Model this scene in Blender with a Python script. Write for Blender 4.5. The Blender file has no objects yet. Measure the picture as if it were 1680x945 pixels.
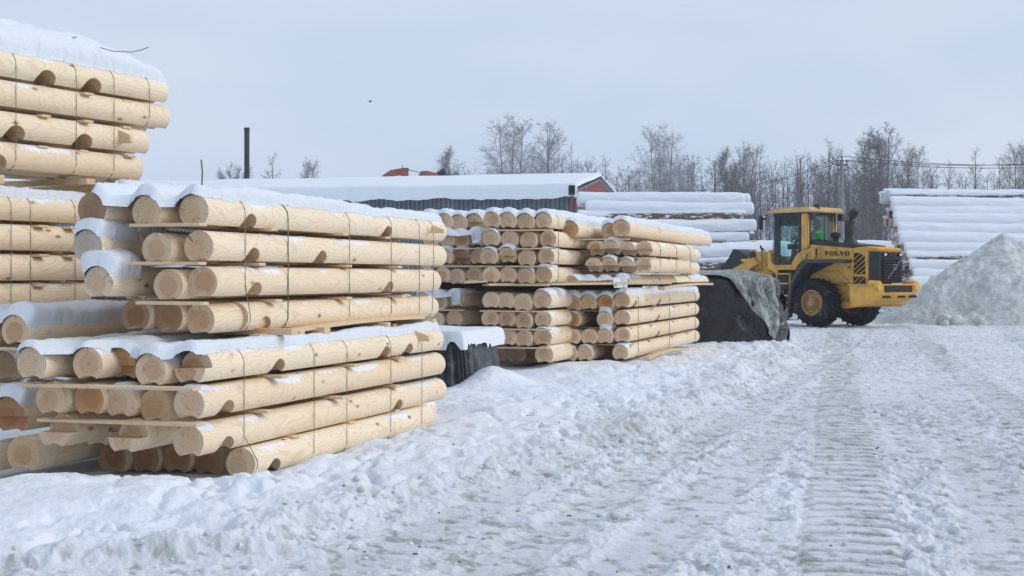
import bpy, bmesh, math, random
import numpy as np
from mathutils import Vector, Matrix
rad = math.radians
SC = bpy.context.scene
COL = SC.collection
rng = random.Random(7)
F, CX, HY, CAMZ = 2400.0, 840.0, 455.0, 1.45      # lens, centre, horizon of the photograph, eye height

def at(px, py, Y):
    return Vector(((px-CX)*Y/F, Y, CAMZ-(py-HY)*Y/F))

# ------------------------------------------------------------------ camera
cd = bpy.data.cameras.new('camera'); cam = bpy.data.objects.new('camera', cd); COL.objects.link(cam)
cam.location = (0, 0, CAMZ); cam.rotation_euler = (rad(90), 0, 0)
cd.sensor_width = 36; cd.lens = F/1680*36; cd.shift_y = (HY-472.5)/1680
cd.clip_start = .1; cd.clip_end = 3000
SC.camera = cam

# ------------------------------------------------------------------ node helpers
class NT:
    def __init__(s, name):
        s.m = bpy.data.materials.new(name); s.m.use_nodes = True
        s.t = s.m.node_tree; s.t.nodes.clear()
        s.out = s.t.nodes.new('ShaderNodeOutputMaterial')
        s.bs = s.t.nodes.new('ShaderNodeBsdfPrincipled')
        s.t.links.new(s.bs.outputs[0], s.out.inputs[0])
    def n(s, typ, **kw):
        nd = s.t.nodes.new('ShaderNode'+typ)
        for k, v in kw.items(): setattr(nd, k, v)
        return nd
    def put(s, sock, v):
        if v is None: return
        if isinstance(v, bpy.types.NodeSocket): s.t.links.new(v, sock)
        else:
            if isinstance(v, (tuple, list)) and len(v) == 3 and sock.type == 'RGBA': v = (*v, 1)
            sock.default_value = v
    def math(s, op, a, b=None, c=None, clamp=False):
        nd = s.n('Math', operation=op, use_clamp=clamp)
        s.put(nd.inputs[0], a); s.put(nd.inputs[1], b)
        if c is not None: s.put(nd.inputs[2], c)
        return nd.outputs[0]
    def vmath(s, op, a, b=None):
        nd = s.n('VectorMath', operation=op); s.put(nd.inputs[0], a)
        if b is not None: s.put(nd.inputs[1], b)
        return nd.outputs[0]
    def mix(s, f, a, b, blend='MIX'):
        nd = s.n('Mix', data_type='RGBA', blend_type=blend, clamp_factor=True)
        s.put(nd.inputs[0], f); s.put(nd.inputs[6], a); s.put(nd.inputs[7], b)
        return nd.outputs[2]
    def noise(s, vec, scale, detail=2, rough=.5, dist=0):
        nd = s.n('TexNoise'); s.put(nd.inputs['Vector'], vec)
        nd.inputs['Scale'].default_value = scale; nd.inputs['Detail'].default_value = detail
        nd.inputs['Roughness'].default_value = rough; nd.inputs['Distortion'].default_value = dist
        return nd.outputs[0]
    def mr(s, v, a, b, c=0., d=1., smooth=True):
        nd = s.n('MapRange', interpolation_type='SMOOTHSTEP' if smooth else 'LINEAR', clamp=True)
        s.put(nd.inputs[0], v)
        for i, x in enumerate((a, b, c, d)): s.put(nd.inputs[1+i], x)
        return nd.outputs[0]
    def obj(s, scale=(1, 1, 1), rnd=True):
        tc = s.n('TexCoord').outputs['Object']
        v = s.vmath('MULTIPLY', tc, scale)
        if rnd:
            oi = s.n('ObjectInfo').outputs['Random']
            v = s.vmath('ADD', v, s.vmath('MULTIPLY', s.comb(oi, oi, oi), (37., 91., 53.)))
        return v
    def comb(s, x, y, z):
        nd = s.n('CombineXYZ'); s.put(nd.inputs[0], x); s.put(nd.inputs[1], y); s.put(nd.inputs[2], z); return nd.outputs[0]
    def sep(s, v):
        nd = s.n('SeparateXYZ'); s.put(nd.inputs[0], v); return nd.outputs
    def rand(s): return s.n('ObjectInfo').outputs['Random']
    def bump(s, h, strength=.3, dist=.01):
        nd = s.n('Bump'); s.put(nd.inputs['Height'], h); nd.inputs['Strength'].default_value = strength
        nd.inputs['Distance'].default_value = dist
        s.t.links.new(nd.outputs[0], s.bs.inputs['Normal'])
    def set(s, col=None, rough=None, metal=None, spec=None):
        b = s.bs.inputs
        if col is not None: s.put(b['Base Color'], col)
        if rough is not None: s.put(b['Roughness'], rough)
        if metal is not None: s.put(b['Metallic'], metal)
        if spec is not None: s.put(b['Specular IOR Level'], spec)
        return s.m

SNOW = (.83, .87, .93)
M = {}
def wood_side(name, base, line, dust=1.0):
    t = NT(name)
    n1 = t.noise(t.obj((.9, 3.2, 3.2)), 1.0, 2, .5, .3)
    ln = t.math('SINE', t.math('MULTIPLY', n1, 150.))
    ln = t.mr(ln, .35, 1.0)
    fine = t.noise(t.obj((3, 60, 60)), 1.0, 3, .6)
    c = t.mix(t.math('MULTIPLY', ln, .40), base, line)
    c = t.mix(t.mr(fine, .5, .8, 0, .35), c, line)
    big = t.noise(t.obj((.7, 2, 2)), 1.0, 2)
    c = t.mix(t.mr(big, .5, .75, 0, .5), c, (base[0]*.98, base[1]*.91, base[2]*.78))
    vo = t.n('TexVoronoi', feature='F1'); t.put(vo.inputs['Vector'], t.obj((3.6, 7.5, 7.5))); vo.inputs['Scale'].default_value = 1.0
    cell = t.sep(vo.outputs['Color'])[0]
    k = t.math('MULTIPLY', t.mr(vo.outputs['Distance'], .15, .07), t.math('GREATER_THAN', cell, .5))
    ring = t.math('MULTIPLY', t.mr(vo.outputs['Distance'], .26, .12, 0, .4), t.math('GREATER_THAN', cell, .45))
    c = t.mix(ring, c, line)
    c = t.mix(k, c, (.24, .135, .07))
    c = t.mix(t.math('MULTIPLY', t.rand(), .38), c, (.76, .56, .36))
    if dust:
        nz = t.sep(t.n('NewGeometry').outputs['Normal'])[2]
        st = t.noise(t.obj((30, 7, 5)), 1.0, 3, .6)
        pt = t.noise(t.obj((1.6, .6, .6)), 1.0, 2)
        v = t.math('ADD', nz, t.math('ADD', t.math('MULTIPLY', t.math('SUBTRACT', st, .5), 1.1), t.math('MULTIPLY', t.math('SUBTRACT', pt, .55), 2.2)))
        f = t.math('MULTIPLY', t.math('MULTIPLY', t.mr(v, .66, .86), t.math('GREATER_THAN', nz, .25)), t.mr(nz, .93, .84))
        c = t.mix(t.math('MULTIPLY', f, dust), c, SNOW)
    t.bump(t.math('ADD', fine, t.math('MULTIPLY', ln, .4)), .25, .004)
    return t.set(c, .62, spec=.25)
M['wood'] = wood_side('pale_pine', (.89, .75, .56), (.67, .48, .30))

def wood_end(name, pa=(.80, .63, .45), pb=(.68, .50, .33), da=(.50, .27, .13), db=(.72, .51, .33)):
    t = NT(name)
    ov = t.obj((1, 1, 1))
    r0 = t.rand()
    tc = t.n('TexCoord').outputs['Object']
    x, y, z = t.sep(tc)
    off = t.math('MULTIPLY', t.math('SUBTRACT', r0, .5), .05)
    nn = t.noise(ov, 9., 2); nn2 = t.noise(t.obj((1, 1, 1)), 30., 2)
    yy = t.math('ADD', y, t.math('ADD', off, t.math('MULTIPLY', t.math('SUBTRACT', nn, .5), .03)))
    zz = t.math('ADD', z, t.math('ADD', t.math('MULTIPLY', off, -.6), t.math('MULTIPLY', t.math('SUBTRACT', nn2, .5), .008)))
    r = t.math('SQRT', t.math('ADD', t.math('MULTIPLY', yy, yy), t.math('MULTIPLY', zz, zz)))
    rings = t.mr(t.math('SINE', t.math('MULTIPLY', r, 390.)), .0, 1.)
    heart = t.mr(t.math('ADD', r, t.math('MULTIPLY', t.math('SUBTRACT', nn, .5), .05)), .085, .06)
    frac = t.math('FRACT', t.math('MULTIPLY', r0, 7.13))
    pale = t.mix(frac, pa, pb)
    dark = t.mix(t.math('FRACT', t.math('MULTIPLY', r0, 13.7)), da, db)
    c = t.mix(t.math('MULTIPLY', heart, t.math('ADD', .38, t.math('MULTIPLY', frac, .6))), pale, dark)
    c = t.mix(t.math('MULTIPLY', rings, .68), c, t.mix(.5, c, (.27, .15, .075)))
    ang = t.math('ARCTAN2', yy, zz)
    cr = t.noise(t.comb(t.math('MULTIPLY', ang, 4.), t.math('MULTIPLY', r, 5.), t.math('MULTIPLY', r0, 40.)), 1.0, 2)
    crack = t.math('MULTIPLY', t.mr(cr, .69, .73), t.mr(r, .012, .03))
    c = t.mix(t.math('MULTIPLY', crack, .75), c, (.10, .06, .04))
    blot = t.noise(ov, 22., 3)
    c = t.mix(t.mr(blot, .56, .74, 0, .55), c, (.36, .22, .12))
    frost = t.noise(t.obj((1, 1, 1)), 70., 3, .7)
    c = t.mix(t.mr(frost, .62, .8, 0, .4), c, SNOW)
    saw = t.noise(t.obj((1, 18, 150)), 1.0, 2)
    t.bump(t.math('ADD', saw, rings), .25, .002)
    return t.set(c, .8, spec=.15)
M['end'] = wood_end('sawn_end_grain')
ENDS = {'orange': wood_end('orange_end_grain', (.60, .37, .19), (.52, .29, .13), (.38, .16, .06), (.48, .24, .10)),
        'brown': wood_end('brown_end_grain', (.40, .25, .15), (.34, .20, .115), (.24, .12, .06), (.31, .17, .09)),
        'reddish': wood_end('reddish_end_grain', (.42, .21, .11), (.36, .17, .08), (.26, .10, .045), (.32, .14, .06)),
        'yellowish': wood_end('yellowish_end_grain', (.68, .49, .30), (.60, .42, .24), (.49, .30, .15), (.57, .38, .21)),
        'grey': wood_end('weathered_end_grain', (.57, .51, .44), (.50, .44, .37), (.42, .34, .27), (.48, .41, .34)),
        'dark': wood_end('shaded_end_grain', (.38, .26, .18), (.31, .21, .14), (.24, .14, .08), (.29, .18, .11))}  # darker copy: recessed ends' shade put into the colour; also dark knotty wood
M['cut'] = wood_side('routed_notch', (.55, .40, .26), (.40, .27, .15), 0)
M['board'] = wood_side('sawn_board', (.70, .53, .34), (.50, .34, .19), .8)

t = NT('snow'); n1 = t.noise(t.n('TexCoord').outputs['Object'], 18., 5, .65); n2 = t.noise(t.n('TexCoord').outputs['Object'], 120., 3, .7)
n3 = t.noise(t.n('TexCoord').outputs['Object'], 48., 4, .7); t.bump(t.math('ADD', n1, t.math('ADD', t.math('MULTIPLY', n2, .6), t.math('MULTIPLY', n3, .7))), .6, .022)
M['snow'] = t.set(t.mix(t.mr(n1, .35, .7), (.80, .84, .90), SNOW), .75, spec=.2)

t = NT('bark'); b1 = t.noise(t.obj((1.2, 9, 9)), 1., 5, .7); b2 = t.noise(t.obj((3, 3, 3)), 1., 4, .65)
c = t.mix(b1, (.05, .036, .03), (.24, .17, .125)); c = t.mix(t.mr(b2, .52, .60), c, SNOW)
t.bump(b1, .8, .03); M['bark'] = t.set(c, .9, spec=.1)
t = NT('raw_log_end'); r0 = t.rand(); nn = t.noise(t.obj(), 8, 3)
M['rawend'] = t.set(t.mix(t.mr(nn, .35, .7), t.mix(r0, (.50, .35, .2), (.27, .13, .07)), (.62, .52, .38)), .85, spec=.1)

def plain(name, col, rough=.6, metal=0., var=.25, scale=6., bump=0., spec=.4, dirt=None, dscale=3.):
    t = NT(name); n = t.noise(t.obj(), scale, 4, .6)
    c = t.mix(t.mr(n, .3, .75), tuple(x*(1-var) for x in col), tuple(min(1, x*(1+var*.5)) for x in col))
    if dirt:
        d = t.noise(t.obj(), dscale, 5, .7); c = t.mix(t.mr(d, .50, .72, 0, .8), c, dirt)
    if bump: t.bump(n, bump, .01)
    M[name] = t.set(c, rough, metal, spec); return M[name]
def film(name, c0, c1, rough):
    t = NT(name); v = t.n('TexCoord').outputs['Object']
    w = t.noise(v, 1.3, 3, .5); n = t.noise(t.vmath('ADD', t.vmath('MULTIPLY', v, (2.2, 2.2, 1.2)), t.comb(w, w, w)), 1.6, 4, .55, 1.2)
    rid = t.math('ABSOLUTE', t.math('SUBTRACT', n, .5)); n2 = t.noise(v, 9, 4, .65, .8); rid2 = t.math('ABSOLUTE', t.math('SUBTRACT', n2, .5))
    t.bump(t.math('ADD', t.math('MULTIPLY', rid, 1.3), t.math('MULTIPLY', rid2, .12)), .40, .12)
    M[name] = t.set(t.mix(t.mr(t.noise(v, 5, 4, .7), .3, .7), c0, c1), rough, spec=.5)
plain('yellow_paint', (.76, .42, .075), .5, 0, .22, 2.5, .05, .35, (.36, .235, .11), 2.8)
plain('grey_black_paint', (.022, .025, .031), .5, 0, .3, 4, .05, .4, (.055, .055, .058), 4)
plain('fender_plastic', (.055, .06, .068), .55, 0, .3, 4, .05, .4, (.12, .10, .08), 4)
plain('tyre_rubber', (.013, .014, .017), .85, 0, .4, 9, .3, .2, (.085, .09, .10), 6)
plain('rim_paint', (.43, .25, .09), .6, 0, .35, 8, .1, .3, (.18, .10, .05), 7)
plain('dark_vent', (.018, .010, .007), .7)
plain('lettering_black', (.03, .022, .02), .6)
plain('chrome', (.30, .31, .32), .5, 0, .1)
plain('lamp_glass', (.75, .78, .8), .15, .0, .1)
plain('roof_cream', (.66, .45, .20), .5, 0, .15, 3)
plain('hiviz_green', (.11, .58, .12), .7, 0, .1)
plain('dark_cloth', (.03, .033, .036), .9)
plain('skin', (.45, .27, .19), .6)
plain('seat_cloth', (.02, .022, .025), .9)
film('black_film', (.010, .011, .014), (.018, .019, .024), .22)
film('silver_film', (.13, .14, .14), (.34, .36, .35), .36)
plain('striped_film', (.07, .08, .085), .5, .1, .3, 8, .2, .4, (.2, .21, .215), 7)
plain('steel_strap', (.20, .21, .165), .5, .5)
plain('green_strap', (.10, .17, .09), .5)
plain('red_sheet', (.23, .055, .05), .6, 0, .2, 2)
plain('duct_red', (.30, .095, .075), .6, 0, .25, 2)
plain('chimney_black', (.02, .021, .025), .7)
plain('gap_shade', (.085, .06, .045), .9)  # near-black colour stands in for the shade between the middle stack's bundles
plain('concrete', (.24, .25, .25), .85, 0, .2, 4, .2)
plain('insulator', (.08, .075, .07), .4)
plain('wire', (.07, .07, .075), .6)
plain('lamp_grey', (.11, .12, .12), .5)
plain('birch_trunk', (.20, .195, .195), .9, 0, .5, 6)
plain('twig', (.20, .19, .195), .9, 0, .4, 2)
plain('twig_frost', (.38, .39, .41), .9, 0, .4, 2)
plain('wood_mass', (.46, .47, .49), .95, 0, .4, 2)

t = NT('corrugated_wall'); v = t.n('TexCoord').outputs['Object']; n = t.noise(v, 2.5, 3)
t_w = t.mix(t.mr(n, .4, .7), (.17, .215, .25), (.26, .30, .33)); M['corrugated'] = t.set(t_w, .5, .3)

def glass(name, tint, gl=.08):
    m = bpy.data.materials.new(name); m.use_nodes = True; nt = m.node_tree; nt.nodes.clear()
    o = nt.nodes.new('ShaderNodeOutputMaterial'); tr = nt.nodes.new('ShaderNodeBsdfTransparent'); g = nt.nodes.new('ShaderNodeBsdfGlossy')
    tr.inputs[0].default_value = (*tint, 1); g.inputs['Roughness'].default_value = .05; mx = nt.nodes.new('ShaderNodeMixShader')
    lw = nt.nodes.new('ShaderNodeLayerWeight'); lw.inputs[0].default_value = .5; fr = nt.nodes.new('ShaderNodeMath'); fr.operation = 'POWER'; fr.inputs[1].default_value = 4.; nt.links.new(lw.outputs['Facing'], fr.inputs[0])
    ad = nt.nodes.new('ShaderNodeMath'); ad.operation = 'ADD'; ad.inputs[1].default_value = gl; nt.links.new(fr.outputs[0], ad.inputs[0])
    nt.links.new(ad.outputs[0], mx.inputs[0]); nt.links.new(tr.outputs[0], mx.inputs[1]); nt.links.new(g.outputs[0], mx.inputs[2])
    nt.links.new(mx.outputs[0], o.inputs[0]); M[name] = m
glass('tinted_glass', (.78, .91, .91), .03); glass('clear_glass', (.86, .94, .94), .02)

# ------------------------------------------------------------------ object helpers
def link(name, me, mats=None, parent=None, loc=None, rotz=None):
    o = bpy.data.objects.new(name, me); COL.objects.link(o)
    if me is not None and mats:
        for m in (mats if isinstance(mats, (list, tuple)) else [mats]):
            if len(me.materials) < (len(mats) if isinstance(mats, (list, tuple)) else 1): me.materials.append(m)
    if parent: o.parent = parent
    if loc is not None: o.location = loc
    if rotz is not None: o.rotation_euler = (0, 0, rotz)
    return o
def tag(o, label=None, cat=None, group=None, kind=None):
    if label: o['label'] = label
    if cat: o['category'] = cat
    if group: o['group'] = group
    if kind: o['kind'] = kind
    return o
def thing(name, label, cat, loc=(0, 0, 0), rotz=0, group=None):
    return tag(link(name, None, None, None, loc, rotz), label, cat, group)
def smooth(me, ang=35):
    for p in me.polygons: p.use_smooth = True
    me.set_sharp_from_angle(angle=rad(ang))
def bm_mesh(name, bm, ang=35, bevel=0, seg=2):
    if bevel:
        bm.normal_update()
        es = [e for e in bm.edges if len(e.link_faces) == 2 and e.calc_face_angle(0) > rad(30)]
        bmesh.ops.bevel(bm, geom=es, offset=bevel, segments=seg, affect='EDGES', clamp_overlap=True)
    bmesh.ops.recalc_face_normals(bm, faces=bm.faces)
    me = bpy.data.meshes.new(name); bm.to_mesh(me); bm.free()
    if ang is not None: smooth(me, ang)
    return me
def part(name, bm, mat, parent=None, ang=35, bevel=0, seg=2, loc=None, rotz=None):
    return link(name, bm_mesh(name, bm, ang, bevel, seg), mat, parent, loc, rotz)
def box(bm, c, s, M4=None):
    r = bmesh.ops.create_cube(bm, size=1)['verts']
    for v in r:
        v.co = Vector((v.co.x*s[0], v.co.y*s[1], v.co.z*s[2]))
        if M4 is not None: v.co = M4 @ v.co
        v.co += Vector(c)
def prism(bm, pts, y0, y1, axis='y'):
    """polygon pts in (x,z) extruded along y"""
    def P(a, b, y): return (a, y, b) if axis == 'y' else ((y, a, b) if axis == 'x' else (a, b, y))
    A = [bm.verts.new(P(a, b, y0)) for a, b in pts]; B = [bm.verts.new(P(a, b, y1)) for a, b in pts]
    bm.faces.new(A); bm.faces.new(B[::-1])
    for i in range(len(pts)):
        j = (i+1) % len(pts); bm.faces.new((A[i], B[i], B[j], A[j]))
def tube(bm, pts, r, n=6, cap=True):
    pts = [Vector(p) for p in pts]; rs = r if isinstance(r, (list, tuple)) else [r]*len(pts)
    rings = []
    for i, p in enumerate(pts):
        d = (pts[min(i+1, len(pts)-1)]-pts[max(i-1, 0)]).normalized()
        a = Vector((0, 0, 1)) if abs(d.z) < .9 else Vector((1, 0, 0))
        u = d.cross(a).normalized(); w = d.cross(u)
        rings.append([bm.verts.new(p+(u*math.cos(2*math.pi*k/n)+w*math.sin(2*math.pi*k/n))*rs[i]) for k in range(n)])
    for A, B in zip(rings, rings[1:]):
        for k in range(n): bm.faces.new((A[k], A[(k+1) % n], B[(k+1) % n], B[k]))
    if cap: bm.faces.new(rings[0][::-1]); bm.faces.new(rings[-1])
def lathe_y(bm, prof, n=32, c=(0, 0, 0), close=False):
    """profile of (radius, y) turned round the y axis"""
    rings = []
    for r, y in prof:
        if r < 1e-5: rings.append([bm.verts.new((c[0], c[1]+y, c[2]))])
        else: rings.append([bm.verts.new((c[0]+r*math.cos(2*math.pi*k/n), c[1]+y, c[2]+r*math.sin(2*math.pi*k/n))) for k in range(n)])
    seq = list(zip(rings, rings[1:])) + ([(rings[-1], rings[0])] if close else [])
    for A, B in seq:
        for k in range(n):
            k2 = (k+1) % n
            if len(A) == 1 and len(B) == 1: continue
            if len(A) == 1: bm.faces.new((A[0], B[k2], B[k]))
            elif len(B) == 1: bm.faces.new((A[k], A[k2], B[0]))
            else: bm.faces.new((A[k], A[k2], B[k2], B[k]))
# ------------------------------------------------------------------ numpy noise
def _h(ix, iy, seed):
    n = (ix.astype(np.int64)*374761393 + iy.astype(np.int64)*668265263 + seed*974711) & 0x7fffffff
    n = ((n ^ (n >> 13))*1274126177) & 0x7fffffff
    return ((n ^ (n >> 16)) & 0xffff)/65535.0
def vn(x, y, seed=0):
    x = np.asarray(x, float); y = np.asarray(y, float)
    ix = np.floor(x); iy = np.floor(y); fx = x-ix; fy = y-iy
    fx = fx*fx*fx*(fx*(fx*6-15)+10); fy = fy*fy*fy*(fy*(fy*6-15)+10)
    a = _h(ix, iy, seed); b = _h(ix+1, iy, seed); c = _h(ix, iy+1, seed); d = _h(ix+1, iy+1, seed)
    return (a*(1-fx)+b*fx)*(1-fy)+(c*(1-fx)+d*fx)*fy
def fbm(x, y, seed=0, o=4, g=.5):
    s = 0; a = 1; t = 0
    for i in range(o):
        s = s+a*vn(x*2**i+17.3*i, y*2**i+5.1*i, seed+i); t += a; a *= g
    return s/t-.5
def sst(a, b, x):
    t = np.clip((np.asarray(x, float)-a)/(b-a), 0, 1); return t*t*(3-2*t)
def grid_mesh(name, X, Y, Z, keep=None):
    nu, nv = X.shape
    co = np.stack([X, Y, Z], -1).reshape(-1, 3)
    idx = np.arange(nu*nv).reshape(nu, nv)
    q = np.stack([idx[:-1, :-1], idx[:-1, 1:], idx[1:, 1:], idx[1:, :-1]], -1).reshape(-1, 4)
    if keep is not None:
        kf = keep.reshape(-1)[q].any(1); q = q[kf]
        used = np.unique(q); mp = -np.ones(nu*nv, int); mp[used] = np.arange(len(used)); q = mp[q]; co = co[used]
    else: used = None
    me = bpy.data.meshes.new(name)
    me.vertices.add(len(co)); me.vertices.foreach_set('co', co.astype(np.float32).ravel())
    me.loops.add(q.size); me.loops.foreach_set('vertex_index', q.astype(np.int32).ravel())
    me.polygons.add(len(q)); me.polygons.foreach_set('loop_start', np.arange(0, q.size, 4, dtype=np.int32))
    me.polygons.foreach_set('loop_total', np.full(len(q), 4, np.int32))
    me.polygons.foreach_set('use_smooth', np.ones(len(q), bool))
    me.update(calc_edges=True)
    return me, used
# ------------------------------------------------------------------ building logs
def profile(R, half=False, n=44, groove=True):
    pts = []
    if half:
        for i in range(n//2+1):
            a = math.pi*i/(n//2); pts.append((R*math.cos(a), R*math.sin(a)-.02))
        return pts
    gw = .56 if groove else 0
    a0 = -math.pi/2+math.asin(gw); a1 = math.pi*1.5-math.asin(gw)
    ks = .035
    for i in range(n+1):
        a = a0+(a1-a0)*i/n
        if abs(a-math.pi/2) < ks: continue
        pts.append((R*math.cos(a), R*math.sin(a)))
    # kerf sawn along the top
    j = next(i for i, p in enumerate(pts) if p[0] < 0 and p[1] > .9*R)
    pts[j:j] = [(R*.022, R*.998), (R*.018, R*.70), (-R*.018, R*.70), (-R*.022, R*.998)]
    if groove:
        b = math.asin(.56/.95)
        for i in range(1, 8):
            a = math.pi/2+b-2*b*i/8
            pts.append((R*.95*math.cos(a), -1.596*R+R*.95*math.sin(a)))
    return pts
_logc = {}
MATS3 = [M['wood'], M['end'], M['cut']]
def log_mesh(R, L, notches=(), lap=None, half=False, lapd=.12, top_notches=()):
    key = (round(R, 4), round(L, 2), tuple(round(u, 2) for u in notches), lap, half, lapd, top_notches)
    if key in _logc: return _logc[key]
    bm = bmesh.new(); pr = profile(R, half)
    A = [bm.verts.new((0, y, z)) for y, z in pr]; B = [bm.verts.new((L, y, z)) for y, z in pr]
    bm.faces.new(A[::-1]).material_index = 1; bm.faces.new(B).material_index = 1
    for i in range(len(pr)):
        j = (i+1) % len(pr); bm.faces.new((A[i], A[j], B[j], B[i]))
    bmesh.ops.recalc_face_normals(bm, faces=bm.faces)
    me = bpy.data.meshes.new('log'); bm.to_mesh(me); bm.free()
    for m in MATS3: me.materials.append(m)
    if notches or lap or top_notches:
        cb = bmesh.new()
        for u in notches:
            r = bmesh.ops.create_cone(cb, cap_ends=True, segments=32, radius1=R*.97, radius2=R*.97, depth=4*R)['verts']
            for v in r: v.co = Vector((v.co.x+u, v.co.z, v.co.y-R*.93))
        for u in top_notches:
            r = bmesh.ops.create_cone(cb, cap_ends=True, segments=32, radius1=R*.9, radius2=R*.9, depth=4*R)['verts']
            for v in r: v.co = Vector((v.co.x+u, v.co.z, v.co.y+R*1.15))
        if lap:
            zc = -R*.02
            box(cb, (lapd/2-.25, 0, zc+(R if lap == 'upper' else -R)), (lapd+.5, 4*R, 2*R))
        cme = bpy.data.meshes.new('cutter')
        bmesh.ops.recalc_face_normals(cb, faces=cb.faces)
        for f in cb.faces: f.material_index = 2
        if lap:
            for f in cb.faces:
                if abs(f.normal.x) > .99 and f.calc_center_median().x > 0 and abs(f.calc_center_median().x-lapd) < .02: f.material_index = 1
        cb.to_mesh(cme); cb.free()
        for m in MATS3: cme.materials.append(m)
        o1 = bpy.data.objects.new('tmp', me); o2 = bpy.data.objects.new('tmp_c', cme); COL.objects.link(o1); COL.objects.link(o2)
        md = o1.modifiers.new('b', 'BOOLEAN'); md.object = o2; md.operation = 'DIFFERENCE'; md.solver = 'EXACT'
        dg = bpy.context.evaluated_depsgraph_get(); dg.update()
        new = bpy.data.meshes.new_from_object(o1.evaluated_get(dg))
        bpy.data.objects.remove(o1); bpy.data.objects.remove(o2); bpy.data.meshes.remove(cme); me = new
    smooth(me, 32); _logc[key] = me
    return me
ORD = ['', 'first', 'second', 'third', 'fourth', 'fifth', 'sixth', 'seventh', 'eighth', 'ninth', 'tenth', 'eleventh', 'twelfth', 'thirteenth', 'fourteenth', 'fifteenth', 'sixteenth', 'seventeenth', 'eighteenth', 'nineteenth', 'twentieth']
def fdir(th): return Vector((math.sin(th), math.cos(th), 0))
def fperp(th): return Vector((math.cos(th), -math.sin(th), 0))
class Bundle:
    def __init__(s, name, th, R, L, group):
        s.name, s.th, s.R, s.L, s.group = name, th, R, L, group; s.logs = []; s.layers = {}
    def log(s, layer, px, py, Y, L=None, end=None, notch=(), lap=None, half=False, R=None, lapd=.12, where=None, desc='smooth pale log', roll=0):
        R = R or s.R; E = at(px, py, Y); d, p = fdir(s.th), fperp(s.th)
        def u_of(q, side):                      # where the right flank of this log passes picture column q
            k = (q-CX)/F; b = E+p*side
            return (k*b.y-b.x)/(d.x-k*d.y)
        if end is not None: L = u_of(end, R)
        L = L or s.L
        us = [u_of(q, R*.96) for q in notch]
        me = log_mesh(R, L, [u for u in us if .12 < u], lap, half, lapd)
        o = link('building_log', me, None, None, E, math.pi/2-s.th)
        r = rng.uniform(-.02, .02)+roll; o.rotation_euler = (r, 0, math.pi/2-s.th)
        rec = dict(o=o, E=E, L=L, R=R, layer=layer, half=half, where=where, desc=desc, py=py)
        s.logs.append(rec); return rec
    def finish(s, names):
        for ly in names:
            ls = sorted([r for r in s.logs if r['layer'] == ly], key=lambda r: -r['E'].dot(fperp(s.th)))
            if len(ls) > 1 and not ls[1]['half']:
                for o_ in ls[1:2]: o_['E'] = o_['E']-Vector((0, 0, .02)); o_['o'].location.z -= .02
        for ly, nm in names.items():
            ls = sorted([r for r in s.logs if r['layer'] == ly], key=lambda r: -r['E'].dot(fperp(s.th)))
            for i, r in enumerate(ls):
                w = 'rightmost' if i == 0 else f'{ORD[i+1]} from right'
                if len(ls) > 1 and i == len(ls)-1: w = 'leftmost'
                if len(ls) == 1: w = 'single'
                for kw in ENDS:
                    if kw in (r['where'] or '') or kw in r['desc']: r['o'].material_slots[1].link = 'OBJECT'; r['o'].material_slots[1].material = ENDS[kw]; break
                tag(r['o'], r['where'] or f"{r['desc']}, {w}, {nm} layer, {s.name.replace('the ', '')}", 'log', s.group)
    def right_column(s):
        out = []
        for ly in sorted({r['layer'] for r in s.logs}):
            out.append(max([r for r in s.logs if r['layer'] == ly], key=lambda r: r['E'].dot(fperp(s.th))))
        return out
def strap(b, px, label, top_in=.12, mat='steel_strap', r=.0032, cut=None, low=None):
    """binding wire hanging down the outer side of a bundle where picture column px meets it"""
    d, p = fdir(b.th), fperp(b.th); pts = []
    col = b.right_column()
    if cut: col = [c for c in col if c['layer'] in cut]
    for i, c in enumerate(col):
        k = (px-CX)/F; q = c['E']+p*c['R']; u = (k*q.y-q.x)/(d.x-k*d.y)
        u = max(.03, min(c['L']-.03, u)); base = c['E']+d*u; R = c['R']+r*1.1
        if c['half']: angs = [60, 25, 2]
        elif i == 0: angs = [100, 70, 45, 20, -8]
        elif i == len(col)-1: angs = [12, -10, -40, -70]
        else: angs = [10, -8]
        if i == 0 and top_in: pts.append(base-p*top_in+Vector((0, 0, R+.03)))
        for a in angs: pts.append(base+p*(R*math.cos(rad(a)))+Vector((0, 0, R*math.sin(rad(a)))))
    bm = bmesh.new(); tube(bm, pts, r, 5)
    o = part('binding_wire', bm, M[mat], None, 60); tag(o, label, 'wire', 'binding wires round the log bundles'); return o
def boards(b, ua, uis, uil, zs, lab, w=.11, t=.022, left=None, right=.02, front=0):
    """sawn boards laid across between two layers; uis = distances from the front end"""
    d, p = fdir(b.th), fperp(b.th)
    lo = [r for r in b.logs if r['layer'] == uil]; v = [r['E'].dot(p) for r in lo]
    u0 = min(r['E'].dot(d) for r in lo)+front
    v0, v1 = (left if left is not None else min(v)-b.R), max(v)+b.R*.75+right
    zt = np.mean([r['E'].z-r['R'] for r in lo])-.004
    for i, u in enumerate(uis):
        vr = v1+rng.uniform(-.03, .05); vl = v0-rng.uniform(0, .06)
        bm = bmesh.new(); box(bm, (0, 0, 0), (vr-vl, w, t))
        o = part('spacer_board', bm, M['board'], None, 30, .003, 1)
        c = p*((vl+vr)/2)+d*(u0+u); o.location = (c.x, c.y, zt-t/2+zs); o.rotation_euler = (0, rng.uniform(-.006, .006), -b.th+rng.uniform(-.02, .02))
        w_ = 'nearest' if i == 0 else ('farthest' if i == len(uis)-1 else ORD[i+1])
        tag(o, f"spacer board under {lab}, {w_} from front", 'board', 'spacer boards between log layers')
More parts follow.
